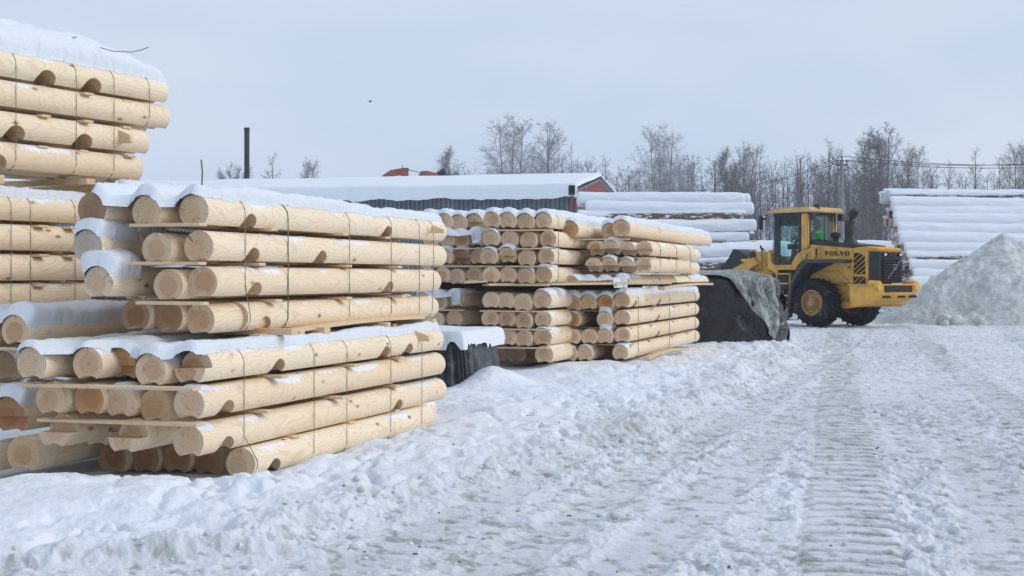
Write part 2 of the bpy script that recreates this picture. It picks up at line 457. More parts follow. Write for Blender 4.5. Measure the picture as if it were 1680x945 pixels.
# ------------------------------------------------------------------ snow lying on logs
def blanket(name, label, th, logs, T=.08, uf=.0, ur=None, phi_r=48, phi_l=48, bridge=.04, seed=1, rag=16, ext=0, du=.02, u_rng=None, lip=.02, blur=.05, parent=None, cat='snow', dome=0, fall=.05, back=.06):
    """one continuous sheet of snow lying over the given logs of a layer: thick, rounded ends, ragged streaky lower edge"""
    d, p = fdir(th), fperp(th); R = max(l['R'] for l in logs)
    lu = np.array([l['E'].dot(d) for l in logs]); lv = np.array([l['E'].dot(p) for l in logs]); lz = np.array([l['E'].z-(.02 if l['half'] else 0) for l in logs]); lR = np.array([l['R'] for l in logs]); lL = np.array([l['L'] for l in logs])
    o = np.argsort(lv); lu, lv, lz, lR, lL = lu[o], lv[o], lz[o], lR[o], lL[o]
    us = np.arange(lu.min()-.06, (lu+lL).max()+.06, du)
    if u_rng: us = np.arange(lu.min()+u_rng[0]-.06, lu.min()+u_rng[1]+.06, du)
    a = np.arange(-86, 1, 3.)*math.pi/180
    vL = lv[0]+lR[0]*np.sin(a[:-1]); vR = lv[-1]-lR[-1]*np.sin(a[::-1][1:]); n = max(2, int((lv[-1]-lv[0])/.016))
    vm = np.linspace(lv[0], lv[-1], n+1) if len(lv) > 1 else lv[:1]
    vs = np.concatenate([vL, vm, vR]); U, V = np.meshgrid(us, vs, indexing='ij')
    P = np.full(U.shape, -9.); fill = np.interp(vs, lv, lz)[None, :]+(R-bridge-.02)+0*U
    for u0, v0, z0, r, L in zip(lu, lv, lz, lR, lL):
        dv = np.abs(V-v0); m = dv < r
        P = np.where(m & (U > u0-.08) & (U < u0+L+.08), np.maximum(P, z0+np.sqrt(np.clip(r*r-dv*dv, 0, None))), P)
    inner = (V > lv[0]) & (V < lv[-1])
    P = np.where(inner, np.maximum(P, fill), np.where(P < -8, fill-R, P))
    S = P.copy()
    k = np.exp(-np.linspace(-2, 2, 9)**2/1.2); k /= k.sum(); w = max(1, int(blur/.016/2))
    if len(lv) > 1:
        ks = np.arange(-4, 5)*max(1, w//2); pad = 4*max(1, w//2)+1
        Q = np.pad(S, ((0, 0), (pad, pad)), 'edge'); S2 = sum(kk*Q[:, pad+s_:pad+s_+S.shape[1]] for kk, s_ in zip(k, ks))
        mid = sst(lv[0]-.0*R, lv[0]+R, V)*sst(lv[-1]+.0*R, lv[-1]-R, V) if len(lv) > 2 else sst(lv[0]-R, lv[0], V)*sst(lv[-1]+R, lv[-1], V)
        S = np.maximum(S*(1-mid)+S2*mid, P-.0)
    Th = T*(.85+.7*fbm(U*1.6, V*2.2, seed, 3)+.25*fbm(U*9, V*9, seed+3, 2))
    if dome:
        vc = (lv[0]+lv[-1])/2; Th = Th+dome*np.clip(1-((V-vc)/((lv[-1]-lv[0])/2+R))**2, 0, 1)*sst(0, .8, us.max()-U)
    # distance from the edges
    u_f = np.interp(vs, lv, lu)[None, :] if not u_rng else lu.min()+u_rng[0]
    near = np.abs(vs[:, None]-lv[None, :]).argmin(1)
    uF = (lu[near][None, :] if not u_rng else lu.min()+u_rng[0])+.0*U; uB = (lu+lL)[near][None, :]+0*U if not u_rng else lu.min()+u_rng[1]+0*U
    kk = np.ones(9)/9
    uF = np.pad(uF, ((0, 0), (4, 4)), 'edge'); uF = sum(uF[:, i:i+U.shape[1]] for i in range(9))/9
    dF = U-(uF-lip+uf+.02*fbm(U*0+V*14, V*14, seed+5, 2)); dB = (uB+lip-U)+.03*fbm(V*10, U*0, seed+6, 2)
    phR = np.arcsin(np.clip((V-lv[-1])/lR[-1], -1, 1)); phL = np.arcsin(np.clip((lv[0]-V)/lR[0], -1, 1))
    streak = rad(rag)*(2.6*fbm(U*30, U*0+V*3, seed+7, 3, .7)+1.6*fbm(U*2.2, U*0, seed+9, 2))
    dR = (rad(phi_r)+streak-phR)*lR[-1]; dL = (rad(phi_l)+streak-phL)*lR[0]
    slow = rad(rag)*1.6*fbm(U*2.2, U*0, seed+9, 2); dQ = np.minimum((rad(phi_r)+slow-phR)*lR[-1], (rad(phi_l)+slow-phL)*lR[0])
    # across the middle a strip narrower than the whole is not cut
    e = lambda x, wdt: np.sqrt(np.clip(1-(1-np.clip(x/wdt, 0, 1))**2, 0, 1))
    dS = np.minimum(dR, dL); tot = np.minimum(np.minimum(dF, dB), dS)
    E_ = e(dF, .05)*e(dB, back)*e(np.minimum(.65*dQ+.35*dS, dQ), fall)*sst(0, .016, dS)
    rough = 1-sst(.02, .10, dS); fr = .020*rough*fbm(U*40, V*40, seed+11, 3, .65)+.008*fbm(U*12, V*12, seed+12, 3)
    Z = P+(S-P+Th)*E_+.003+np.where(E_ > .05, fr, 0)
    # snow stands off sideways too where the log turns down
    side = np.where(V > lv[-1], np.sin(phR), np.where(V < lv[0], -np.sin(phL), 0))
    V2 = V+side*Th*E_*.55
    lipz = np.clip(-dF+lip, 0, 1)
    keep = tot > 0
    X = U*d.x+V2*p.x; Y = U*d.y+V2*p.y
    me, used = grid_mesh(name, X, Y, Z, keep)
    ob = link(name, me, M['snow'])
    if parent is not None:
        ob.parent = parent; ob.matrix_parent_inverse = parent.matrix_basis.inverted(); ob['label'] = label
    else: tag(ob, label, cat)
    return ob
def bcap(b, rec, label, u0=0., u1=.5, T=.05, phi=55, seed=0, rag=14, lip=.02, phi_l=None):
    return blanket('snow_cap', label, b.th, [rec], T, u_rng=(u0, u1), phi_r=phi, phi_l=phi_l or phi, seed=seed or rng.randint(1, 999), rag=rag, lip=lip, du=.016, parent=rec['o'], back=.22)

# ================= nearest stack (A), upper and lower bundle
TA = math.atan(.31)
AU = Bundle("the nearest stack's upper bundle", TA, .115, 4.6, 'logs of the nearest stack')
AL = Bundle("the nearest stack's lower bundle", TA, .115, 4.5, 'logs of the nearest stack')
a = AU.log(1, 151, 343, 10.2, desc='dark knotty log')
b_ = AU.log(1, 206, 341, 10.75); AU.log(1, 241, 343, 10.2); au1 = AU.log(1, 318, 346, 10.2, end=733, notch=(412, 637, 719))
AU.log(1, 275, 343, 12.0, L=3)
au2a = AU.log(2, 144, 404, 10.15, desc='greyish snow-capped log'); au2b = AU.log(2, 214, 401, 10.6, desc='snow-capped recessed log'); AU.log(2, 257, 404, 10.2); au2 = AU.log(2, 326, 405, 10.2, end=733, notch=(417, 529, 716))
au3a = AU.log(3, 162, 464, 10.1, notch=(216,), desc='snow-domed log'); AU.log(3, 222, 470, 11.0); AU.log(3, 276, 464, 10.2); au3 = AU.log(3, 332, 464, 10.2, end=724, notch=(421, 640, 680))
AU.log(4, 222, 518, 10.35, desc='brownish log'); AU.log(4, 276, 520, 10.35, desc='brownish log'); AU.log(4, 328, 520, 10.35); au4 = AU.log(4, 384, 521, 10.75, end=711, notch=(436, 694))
for ly_, q_ in ((2, (195, 400)), (3, (205, 462)), (4, (180, 520))): AU.log(ly_, *q_, 11.6, L=3.4, desc='added gap-filling log')  # unseen filler logs added to stop light leaking through the gaps
AU.finish({1: 'top', 2: 'second', 3: 'third', 4: 'lowest'})
al = []
AL.log(1, 52, 597, 9.8, notch=(110,), L=4.4); AL.log(1, 144, 598, 9.85); AL.log(1, 198, 598, 10.0, desc='orange split-faced log', lap='lower', lapd=.05); AL.log(1, 247, 603, 9.8)
al1 = AL.log(1, 311, 604, 9.8, end=728, notch=(459, 634, 672), lap='upper', lapd=.10, desc='step-ended log')
AL.log(2, 83, 655, 9.9); AL.log(2, 146, 656, 9.9, desc='knotty orange log'); AL.log(2, 197, 660, 9.9, desc='snow-rimmed cracked log'); AL.log(2, 254, 662, 9.9, desc='yellowish log')
al2 = AL.log(2, 310, 663, 9.8, end=731, notch=(375, 503))
AL.log(3, 88, 709, 9.9, lap='upper', lapd=.12, desc='step-ended log'); AL.log(3, 160, 708, 10.4, lap='upper', lapd=.10, desc='recessed step-ended log'); AL.log(3, 202, 713, 9.8, lap='upper', lapd=.13, desc='long step-ended log')
al3 = AL.log(3, 309, 725, 9.8, end=733, notch=(374, 655, 693))
for px, Y in ((184, 10.6), (238, 10.62), (289, 10.6), (341, 10.6)): AL.log(4, px, 753, Y, desc='shaded brown log')  # shade on this row put into the colour as brown ends
al4 = AL.log(4, 395, 761, 10.4, end=713, notch=(452, 700))
AL.finish({1: 'top', 2: 'second', 3: 'third', 4: 'lowest'})
for ly, nm, us in ((1, "top layer of the nearest upper bundle", (.12, 1.2, 2.5, 3.6)), (2, "second layer of the nearest upper bundle", (.12, 1.0, 2.6, 3.7)), (3, "third layer of the nearest upper bundle", (.1, 1.3, 2.6, 3.8))):
    boards(AU, 0, us, ly, 0, nm, left=-1.0*0+min(r['E'].dot(fperp(TA)) for r in AU.logs if r['layer'] == ly and r['E'].y < 10.5)+(.28 if ly < 3 else .3))
for ly, nm, us in ((1, "top layer of the nearest lower bundle", (.1, 1.4, 2.8, 3.9)), (2, "second layer of the nearest lower bundle", (.1, 1.1, 2.4, 3.7)), (3, "third layer of the nearest lower bundle", (1.6, 2.7, 3.8))):
    boards(AL, 0, us, ly, 0, nm, right=.05 if ly < 3 else 0)
# skid and blocks between the two bundles
def beam(name, label, p0, p1, w, h, mat='board', cat='board', group=None, sag=0):
    p0, p1 = Vector(p0), Vector(p1); n = 8; bm = bmesh.new(); d = (p1-p0); ang = math.atan2(d.y, d.x); s = Vector((-math.sin(ang), math.cos(ang), 0))*w/2
    rows = []
    for i in range(n+1):
        f = i/n; c = p0+d*f+Vector((0, 0, sag*4*f*(1-f)))
        rows.append([bm.verts.new(c+q) for q in (s+Vector((0, 0, h/2)), -s+Vector((0, 0, h/2)), -s-Vector((0, 0, h/2)), s-Vector((0, 0, h/2)))])
    for A, B in zip(rows, rows[1:]):
        for k in range(4): bm.faces.new((A[k], A[(k+1) % 4], B[(k+1) % 4], B[k]))
    bm.faces.new(rows[0]); bm.faces.new(rows[-1][::-1])
    o = part(name, bm, M[mat], None, 30); 
    # own origin at the middle so grain follows the board
    c = (p0+p1)/2; me = o.data; R_ = Matrix.Rotation(-ang, 4, 'Z'); me.transform(R_ @ Matrix.Translation(-c)); o.location = c; o.rotation_euler = (0, 0, ang)
    return tag(o, label, cat, group)
beam('skid_board', 'long bowed skid board lying under the outer edge of the nearest upper bundle', at(418, 553, 10.85), at(690, 520, 14.1), .09, .035, sag=.03)
for i, (px, py, Y) in enumerate(((487, 551, 11.5), (640, 538, 13.55))):
    bm = bmesh.new(); box(bm, (0, 0, 0), (.5, .09, .075)); c = at(px, py, Y)
    o = part('wooden_block', bm, M['board'], None, 30, .003, 1, c-fperp(TA)*.2, -TA); tag(o, f"short wooden block under the bowed skid board, {'near' if i == 0 else 'far'} end of it", 'block', 'blocks under the skid board')
for i, (px, py, Y) in enumerate(((330, 548, 10.5),)):
    bm = bmesh.new(); box(bm, (0, 0, 0), (1.1, .1, .05)); o = part('bearer_gap_fill', bm, M['board'], None, 30, .003, 1, at(px, py, Y)-fperp(TA)*.1+fdir(TA)*.6, -TA); tag(o, 'dark wooden bearer hidden in the gap between the nearest bundles', 'board')
topA = [r for r in AU.logs if r['layer'] == 1]
blanket('snow_blanket', 'thick snow covering the top of the nearest upper log bundle', TA, topA, .09, phi_r=36, phi_l=52, seed=11, rag=13, lip=.03, fall=.075, bridge=.07)
bcap(AU, au2a, 'rounded snow cap on the greyish log end at the left of the nearest upper bundle', 0, .5, .10, 62, 21, 10)
bcap(AU, au2b, 'pointed snow drift on the recessed log end left of the nearest upper bundle', 0, .35, .16, 50, 22, 10)
bcap(AU, au3a, 'high snow dome on the third-layer log at the left of the nearest upper bundle', 0, .36, .15, 70, 23, 14)
topAL = [r for r in AL.logs if r['layer'] == 1]
blanket('snow_blanket', 'wavy snow covering the top of the nearest lower log bundle', TA, topAL, .066, phi_r=38, phi_l=60, seed=31, rag=12, lip=.02, bridge=.03, blur=.09)
for rec, nm, s in ((al2, 'second', 3), (al3, 'third', 4)): bcap(AL, rec, f'thin snow crescent on the rightmost log end of the {nm} layer below', 0, .18, .02, 52, 40+s, 14, .004)
bcap(AL, [r for r in AL.logs if r['layer'] == 2][2], 'thin snow crescent on the cracked middle log end of the nearest lower bundle', 0, .2, .022, 60, 46, 10, .004)
for i, px in enumerate((402, 472, 573, 642, 688, 711)): strap(AU, px, f"thin binding wire down the nearest upper bundle, {ORD[i+1]} from left", .15, 'green_strap' if i == 1 else 'steel_strap', .005 if i == 1 else .0032)
for i, px in enumerate((400, 515, 569, 641, 692)): strap(AL, px, f"thin binding wire down the nearest lower bundle, {ORD[i+1]} from left", .10 if i != 1 else .16)
for i, u in enumerate((1.6, 2.9, 4.1)):  # bearers added to close the see-through gap so it reads dark
    bm = bmesh.new(); box(bm, (0, 0, 0), (1.15, .11, .085)); c = at(311, 604, 9.8)+fdir(TA)*(u+.5)-fperp(TA)*.52+Vector((0, 0, .115+.05))
    tag(part('bearer_gap_fill', bm, M['board'], None, 30, .003, 1, c, -TA), f"added bearer blocking the gap between the nearest bundles, {ORD[i+2]} from the front", 'board')
# loose bits
bm = bmesh.new(); tube(bm, [at(331, 304, 11)+Vector((0, 0, -.05)), at(331.5, 296, 11), at(332, 280, 11), at(330, 262, 11)], .006, 6)
tag(part('strap_end', bm, M['green_strap'], None, 60), 'loose green strap end standing up from the snow on top', 'strap')
def scrap(px, py, Y, s, rot, label):
    bm = bmesh.new(); prism(bm, [(-s*.6, -s*.28), (s*.7, -s*.28), (s*.62, .05*s), (-s*.35, s*.38)], -.02, .02)
    tag(part('wood_scrap', bm, M['board'], None, 30, .003, 1, at(px, py, Y), rot), label, 'wood scrap')
scrap(687, 552, 13.6, .16, -.3, 'small angled wood offcut lying on the far end of the nearest lower bundle')
scrap(716, 377, 14.3, .12, -.25, 'small board end stuck in snow at the far top corner of the upper bundle')

# ================= tall stack at the left edge (B)
TB = math.atan(.488)
BU = Bundle("the tall left stack's top bundle", TB, .122, 4.6, 'logs of the tall left stack')
BM_ = Bundle("the tall left stack's middle bundle", TB, .118, 4.6, 'logs of the tall left stack')
def brow(b, layer, pyl, refpx, end, ncol, notch, Yr=12.0):
    dB, pB = fdir(TB), fperp(TB)
    X0 = -4.13; E12 = Vector((X0+.488*(Yr-12.0), Yr, 0)); k = F/Yr; z = CAMZ-(pyl-HY)/k
    E = Vector((E12.x, Yr, z))-dB*2.6
    q = E+pB*b.R; kk = (end-CX)/F; Lr = (kk*q.y-q.x)/(dB.x-kk*dB.y)
    for c in range(ncol):
        e = E-pB*(.245*c); us = []
        if c == 0:
            for nx in notch:
                kq = (nx-CX)/F; us.append((kq*q.y-q.x)/(dB.x-kq*dB.y))
        L = Lr-(rng.uniform(0, .12) if c else 0)
        o = link('building_log', log_mesh(b.R, L, us), None, None, e, math.pi/2-TB)
        b.logs.append(dict(o=o, E=e, L=L, R=b.R, layer=layer, half=False, where=None, desc='smooth pale log', py=pyl))
brow(BU, 1, 109, 0, 277, 4, (79, 155, 228)); brow(BU, 2, 157, 0, 279, 4, (34,)); brow(BU, 3, 208, 0, 246, 4, (28, 140, 196)); brow(BU, 4, 258, 0, 235, 4, (-3, 212))
BU.finish({1: 'top', 2: 'second', 3: 'third', 4: 'lowest'})
# a fifth, half-filled row under the snow dome, bowls upwards
dB, pB = fdir(TB), fperp(TB)
extra = []
for c in range(2):
    r0 = BU.logs[0]; e = r0['E']-pB*(.245*(c+1))+Vector((0, 0, .225)); L = r0['L']-.25-.1*c
    o = link('building_log', log_mesh(.118, L, (), top_notches=(L-1.95, L-.75) if c == 0 else ()), None, None, e, math.pi/2-TB)
    tag(o, f"pale log buried under the snow dome of the tall left stack, {'near' if c == 0 else 'far'} one", 'log', 'logs of the tall left stack'); extra.append(dict(o=o, E=e, L=L, R=.118, layer=0, half=False))
brow(BM_, 1, 346, 0, 150, 3, (5,), 12.4); brow(BM_, 2, 393, 0, 150, 3, (60,), 12.4); brow(BM_, 3, 441, 0, 150, 3, (66,), 12.4); brow(BM_, 4, 487, 0, 150, 3, (), 12.4)
for r in BM_.logs: r['o'].location += pB*.0
BM_.finish({1: 'top', 2: 'second', 3: 'third', 4: 'lowest'})
blanket('snow_blanket', 'deep domed snow on the tall stack at the left edge', TB, [r for r in BU.logs if r['layer'] == 1], .12, phi_r=34, seed=51, rag=13, lip=.02, dome=.24, fall=.13, du=.024)
blanket('snow_blanket', "snow between the tall left stack's top and middle bundles", TB, [r for r in BM_.logs if r['layer'] == 1], .07, phi_r=40, seed=52, rag=12)
for ly, nm in ((1, 'top'), (2, 'second'), (3, 'third')):
    boards(BU, 0, (1.9, 2.9, 3.4, 3.95), ly, 0, f"{nm} layer of the tall left stack's top bundle", front=0, right=.0)
    boards(BM_, 0, (2.4, 2.75, 3.5), ly, 0, f"{nm} layer of the tall left stack's middle bundle")
boards(BU, 0, (1.2, 2.3, 3.4, 4.0), 4, 0, "lowest layer of the tall left stack's top bundle", t=.05)
for i, u in enumerate((2.3, 3.7)):
    lo = BU.logs[-4]; c = lo['E']+dB*u-pB*.3+Vector((0, 0, -.118-.085)); bm = bmesh.new(); box(bm, (0, 0, 0), (1.0, .12, .07)); tag(part('bearer_gap_fill', bm, M['board'], None, 30, .003, 1, c, -TB), f"dark bearer between top and middle bundles of the tall left stack, {'near' if i == 0 else 'far'} one", 'board')
for i, px in enumerate((26, 125, 187, 245)): strap(BU, px, f"thin binding wire down the tall left stack's top bundle, {ORD[i+1]} from left", .1, cut=(1, 2) if i == 3 else None)
for i, px in enumerate((18, 50, 123)): strap(BM_, px, f"thin binding wire down the tall left stack's middle bundle, {ORD[i+1]} from left", .1)
scrap(196, 224, 13.05, .22, -.5, 'triangular offcut with snow stuck on the third layer of the tall left stack')
def twigwire(pts, label, r=.004):
    bm = bmesh.new(); tube(bm, pts, r, 5); tag(part('loose_wire', bm, M['steel_strap'], None, 60), label, 'wire')
twigwire([at(164, 78, 12.9), at(185, 84, 12.9), at(215, 85.5, 12.9), at(232, 82, 12.9), at(244, 77.5, 12.9)], 'thin loose wire curling over the snow dome, longer one')
twigwire([at(109, 66, 12.7), at(118, 62, 12.7), at(127, 60.5, 12.7)], 'thin short wire end poking from the snow dome')

# ================= low left stack beside the nearest one (E)
EL = Bundle('the low left stack', TA, .112, 4.2, 'logs of the low left stack')
e1 = EL.log(1, 25, 543, 10.3, where='weathered log end half in shade at the left edge under a snow ridge'); EL.log(1, -32, 543, 10.4, where='log at the very left edge beside the weathered one, cut by the picture edge')
e2 = EL.log(2, 10, 602, 10.45, where='dark log end at the left edge just under a board'); EL.log(2, -48, 602, 10.45, where='second-layer log cut by the left picture edge')
e3 = EL.log(3, 14, 682, 10.3, R=.135, lap='lower', lapd=.04, where='thick reddish cracked log end with deep snow on it at left edge'); EL.log(3, -52, 682, 10.4, where='third-layer log cut by the left picture edge')
e4 = EL.log(4, 38, 746, 10.15, R=.13, L=3, where='ragged yellowish log end lowest at the left, beside the snow bank')
e5 = EL.log(4, -25, 748, 10.3, where='lowest log cut by the left picture edge')
blanket('snow_blanket', 'frosted snow ridge on the low left stack', TA, [r for r in EL.logs if r['layer'] == 1], .085, phi_r=72, seed=61, rag=10, lip=.01)
bcap(EL, e3, 'block of snow sitting on the reddish cracked log end', 0, .5, .10, 60, 62, 8)
bcap(EL, e2, 'snow filling the gap over the dark log end at the left edge', 0, .5, .04, 70, 63, 8)
boards(EL, 0, (.08,), 1, 0, 'snow ridge log of the low left stack'); boards(EL, 0, (.1,), 2, 0, 'dark log of the low left stack', t=.03, right=.1)
for i, (px, py) in enumerate(((58, 762),)):
    pass

EL.finish({1: 'top', 2: 'second', 3: 'third', 4: 'lowest'})
# ================= middle stack (C): three piles of two bundles
TC = math.atan(.30); RC = .122
GC = 'logs of the middle stack'
CRL = Bundle("the middle stack's lower right bundle", TC, RC, 6.0, GC); CRU = Bundle("the middle stack's upper right bundle", TC, RC, 6.0, GC)
CML = Bundle("the middle stack's lower centre bundle", TC, .124, 4.5, GC); CMU = Bundle("the middle stack's upper centre bundle", TC, .124, 4.5, GC)
CFL = Bundle("the middle stack's lower left bundle", TC, .124, 4.0, GC); CFU = Bundle("the middle stack's upper left bundle", TC, .124, 4.0, GC)
def z6(x, y): return 680+x/3.15, 320+y/3.15
def addz(b, layer, pts, Y, **kw):
    out = []
    for q in pts:
        x, y = q[:2]; k = dict(kw); k.update(q[2] if len(q) > 2 else {}); out.append(b.log(layer, *z6(x, y), k.pop('Y', Y), **k))
    return out
YR = 22.0
L1 = addz(CRL, 1, [(817, 560, dict(desc='yellowish log')), (898, 555, dict(desc='yellowish log')), (987, 550, dict(desc='orange log'))], YR); crl1 = CRL.log(1, *z6(1072, 545), YR, end=1148, notch=(1043, 1083, 1143))
L2 = addz(CRL, 2, [(812, 645, dict(desc='knotty orange log')), (940, 643, dict(Y=22.8, desc='dark recessed log')), (983, 635, dict(desc='pointed snow-capped log'))], YR); crl2 = CRL.log(2, *z6(1073, 635), YR, end=1147, notch=(1081, 1143))
L3 = addz(CRL, 3, [(813, 735), (900, 733), (983, 724, dict(desc='snow-capped log'))], YR); crl3 = CRL.log(3, *z6(1073, 725), YR, end=1147, notch=(1081, 1143))
L4 = addz(CRL, 4, [(797, 823, dict(desc='speckled log')), (880, 820), (1010, 815, dict(Y=22.7, desc='dark recessed log'))], YR); crl4 = CRL.log(4, *z6(1064, 815), YR, end=1148, notch=(1080,))
CRL.finish({1: 'top', 2: 'second', 3: 'third', 4: 'lowest'})
K1 = addz(CRU, 1, [(803, 178, dict(Y=21.6, L=2.6, desc='rough orange log')), (1010, 182, dict(Y=22.4))], YR, R=.133); cru1 = CRU.log(1, *z6(1070, 172), 21.8, end=1168, R=.135, notch=())
K2 = addz(CRU, 2, [(930, 278), (1015, 275, dict(desc='half-lapped snow-capped log')), (1100, 275)], YR, lap='lower', lapd=.18); cru2 = CRU.log(2, *z6(1187, 277), YR, end=1139, lap='lower', lapd=.06)
K3 = addz(CRU, 3, [(922, 365), (1005, 362, dict(desc='half-lapped snow-capped log')), (1095, 360)], YR, lap='lower', lapd=.18); cru3 = CRU.log(3, *z6(1180, 362), YR, end=1138, lap='lower', lapd=.06)
K4 = addz(CRU, 4, [(812, 452, dict(Y=21.7)), (900, 454), (985, 454)], YR, half=True, desc='flat-bottomed half log'); cru4 = CRU.log(4, *z6(1073, 448), YR, end=1163, half=True, desc='flat-bottomed half log')
CRU.finish({1: 'top', 2: 'second', 3: 'third', 4: 'lowest'})
YM = 20.9
m1 = addz(CMU, 1, [(397, 130), (482, 132), (573, 130)], YM); cmu1 = CMU.log(1, *z6(668, 132), YM, notch=(924,), L=6)
m2 = addz(CMU, 2, [(395, 223), (490, 228), (587, 228)], YM); CMU.log(2, *z6(690, 228), YM, L=5.5)
m3 = addz(CMU, 3, [(383, 318), (478, 312, dict(lap='lower', lapd=.06, desc='snow-capped half-lapped log')), (577, 320)], YM); CMU.log(3, *z6(680, 319), YM, notch=(924,), L=5.5)
m4 = addz(CMU, 4, [(393, 415), (482, 415), (575, 413), (668, 414)], YM)
CMU.finish({1: 'top', 2: 'second', 3: 'third', 4: 'lowest'})
n1_ = addz(CML, 1, [(393, 545), (468, 548), (556, 550, dict(R=.135)), (660, 543, dict(R=.14))], YM)
n2_ = addz(CML, 2, [(388, 638), (473, 642), (562, 645), (665, 642)], YM)
n3_ = addz(CML, 3, [(390, 740), (478, 738), (563, 737), (662, 735, dict(R=.135))], YM)
n4_ = addz(CML, 4, [(440, 822, dict(Y=21.5, desc='dark shaded log')), (520, 822, dict(Y=21.3, desc='dark shaded log')), (600, 822, dict(Y=21.4, desc='dark shaded log')), (670, 826, dict(R=.135))], YM)
CML.finish({1: 'top', 2: 'second', 3: 'third', 4: 'lowest'})
YF = 21.5
f1 = addz(CFU, 1, [(75, 137), (155, 137), (228, 137), (310, 138, dict(lap='lower', lapd=.06))], YF)
f2 = addz(CFU, 2, [(85, 228), (170, 228), (243, 227), (322, 227)], YF); f3 = addz(CFU, 3, [(78, 320), (160, 320), (243, 317, dict(lap='lower', lapd=.06, desc='snow-capped brown log')), (330, 320)], YF)
f4 = addz(CFU, 4, [(62, 415), (145, 415), (220, 415), (310, 413)], YF)
CFU.finish({1: 'top', 2: 'second', 3: 'third', 4: 'lowest'})
g1 = addz(CFL, 1, [(40, 545), (130, 545), (215, 542)], YF); g2 = addz(CFL, 2, [(20, 640), (110, 640), (205, 638)], YF); g3 = addz(CFL, 3, [(30, 735), (120, 735), (210, 733)], YF); g4 = addz(CFL, 4, [(30, 825), (120, 825), (210, 824)], YF)
CFL.finish({1: 'top', 2: 'second', 3: 'third', 4: 'lowest'})
blanket('snow_blanket', "snow on the long top log of the middle stack's upper right bundle", TC, [cru1], .07, phi_r=45, phi_l=60, seed=71, rag=14)
blanket('snow_blanket', "snow on the short orange log of the middle stack's upper right bundle", TC, [K1[0]], .07, phi_r=48, phi_l=60, seed=72, rag=14)
blanket('snow_blanket', "snow on the recessed top log of the middle stack's upper right bundle", TC, [K1[1]], .06, phi_r=60, phi_l=60, seed=70, rag=10)
blanket('snow_blanket', "wavy snow on top of the middle stack's upper centre bundle", TC, [r for r in CMU.logs if r['layer'] == 1], .065, phi_r=46, seed=73, rag=12, bridge=.05, blur=.03)
blanket('snow_blanket', "wavy snow on top of the middle stack's upper left bundle", TC, f1, .065, phi_r=45, seed=74, rag=12, bridge=.05, blur=.03)
blanket('snow_blanket', "snow on top of the middle stack's lower right bundle", TC, [r for r in CRL.logs if r['layer'] == 1], .07, phi_r=46, seed=75, rag=16, bridge=.05, blur=.03)
blanket('snow_blanket', "snow on the flat-bottomed half logs of the middle stack", TC, [r for r in CRU.logs if r['layer'] == 4], .03, phi_r=55, phi_l=55, seed=76, rag=10, u_rng=(0.0, 1.4), bridge=.05, blur=.03)
blanket('snow_blanket', "snow on the far end of the half logs beside the black tarpaulin", TC, [cru4], .04, phi_r=60, seed=77, u_rng=(5.3, 6.6), rag=10)
blanket('snow_blanket', "patch of snow on the middle stack's lower centre bundle, right end", TC, [n1_[3]], .04, phi_r=50, seed=78, u_rng=(0.0, 1.0), rag=16)
blanket('snow_blanket', "patch of snow on the middle stack's lower left bundle", TC, g1, .06, phi_r=45, seed=79, u_rng=(0.0, 1.6), rag=14, bridge=.05, blur=.03)
for b, r, nm, T, ph in ((CRL, L2[2], 'pointed snow hat on the second-layer log of the lower right bundle', .12, 42), (CRL, L3[2], 'pointed snow hat on the third-layer log of the lower right bundle', .09, 42), (CRL, L2[0], 'thin snow rim on the knotty orange log of the middle stack', .02, 45), (CRL, crl4, 'thin snow rim on the lowest rightmost log of the middle stack', .03, 50),
                       (CRL, L4[0], 'thin snow rim on the speckled lowest log of the middle stack', .02, 50), (CRL, L4[1], 'thin snow rim on the lowest log right of the speckled one', .02, 50), (CRU, K2[1], 'snow cap on the second-layer half-lapped log', .045, 60), (CRU, K3[1], 'snow cap on the third-layer half-lapped log', .04, 60), (CRU, K3[2], 'thin snow rim on the third-layer half-lapped log right of the capped one', .025, 60),
                       (CMU, m2[0], "thin snow rim on the second-layer leftmost log of the upper centre bundle", .025, 55), (CMU, m3[0], "thin snow rim on the third-layer leftmost log of the upper centre bundle", .03, 55), (CMU, m3[1], "thick snow cap on the third-layer half-lapped log of the upper centre bundle", .06, 60), (CMU, CMU.logs[11], "thin snow rim on the third-layer rightmost log of the upper centre bundle", .03, 50), (CMU, m4[2], "thin snow rim on the lowest third log of the upper centre bundle", .025, 60), (CMU, m4[3], "thin snow rim on the lowest rightmost log of the upper centre bundle", .04, 50),
                       (CFU, f3[2], "snow cap on the brown log of the upper left bundle", .08, 55), (CFU, f3[1], "snow cap beside the brown log of the upper left bundle", .06, 60), (CFU, f3[3], "thin snow rim right of the brown log of the upper left bundle", .03, 55), (CML, n3_[3], "thin snow rim on the third-layer rightmost log of the lower centre bundle", .03, 55)):
    bcap(b, r, nm, 0, .5, T, ph, rag=10)
for s_, (b, ly) in enumerate(((CFU, 2),)): blanket('snow_blanket', "snow on the second layer of the middle stack's upper left bundle", TC, f2, .06, u_rng=(0, .7), seed=90, rag=10, bridge=.05, blur=.03)
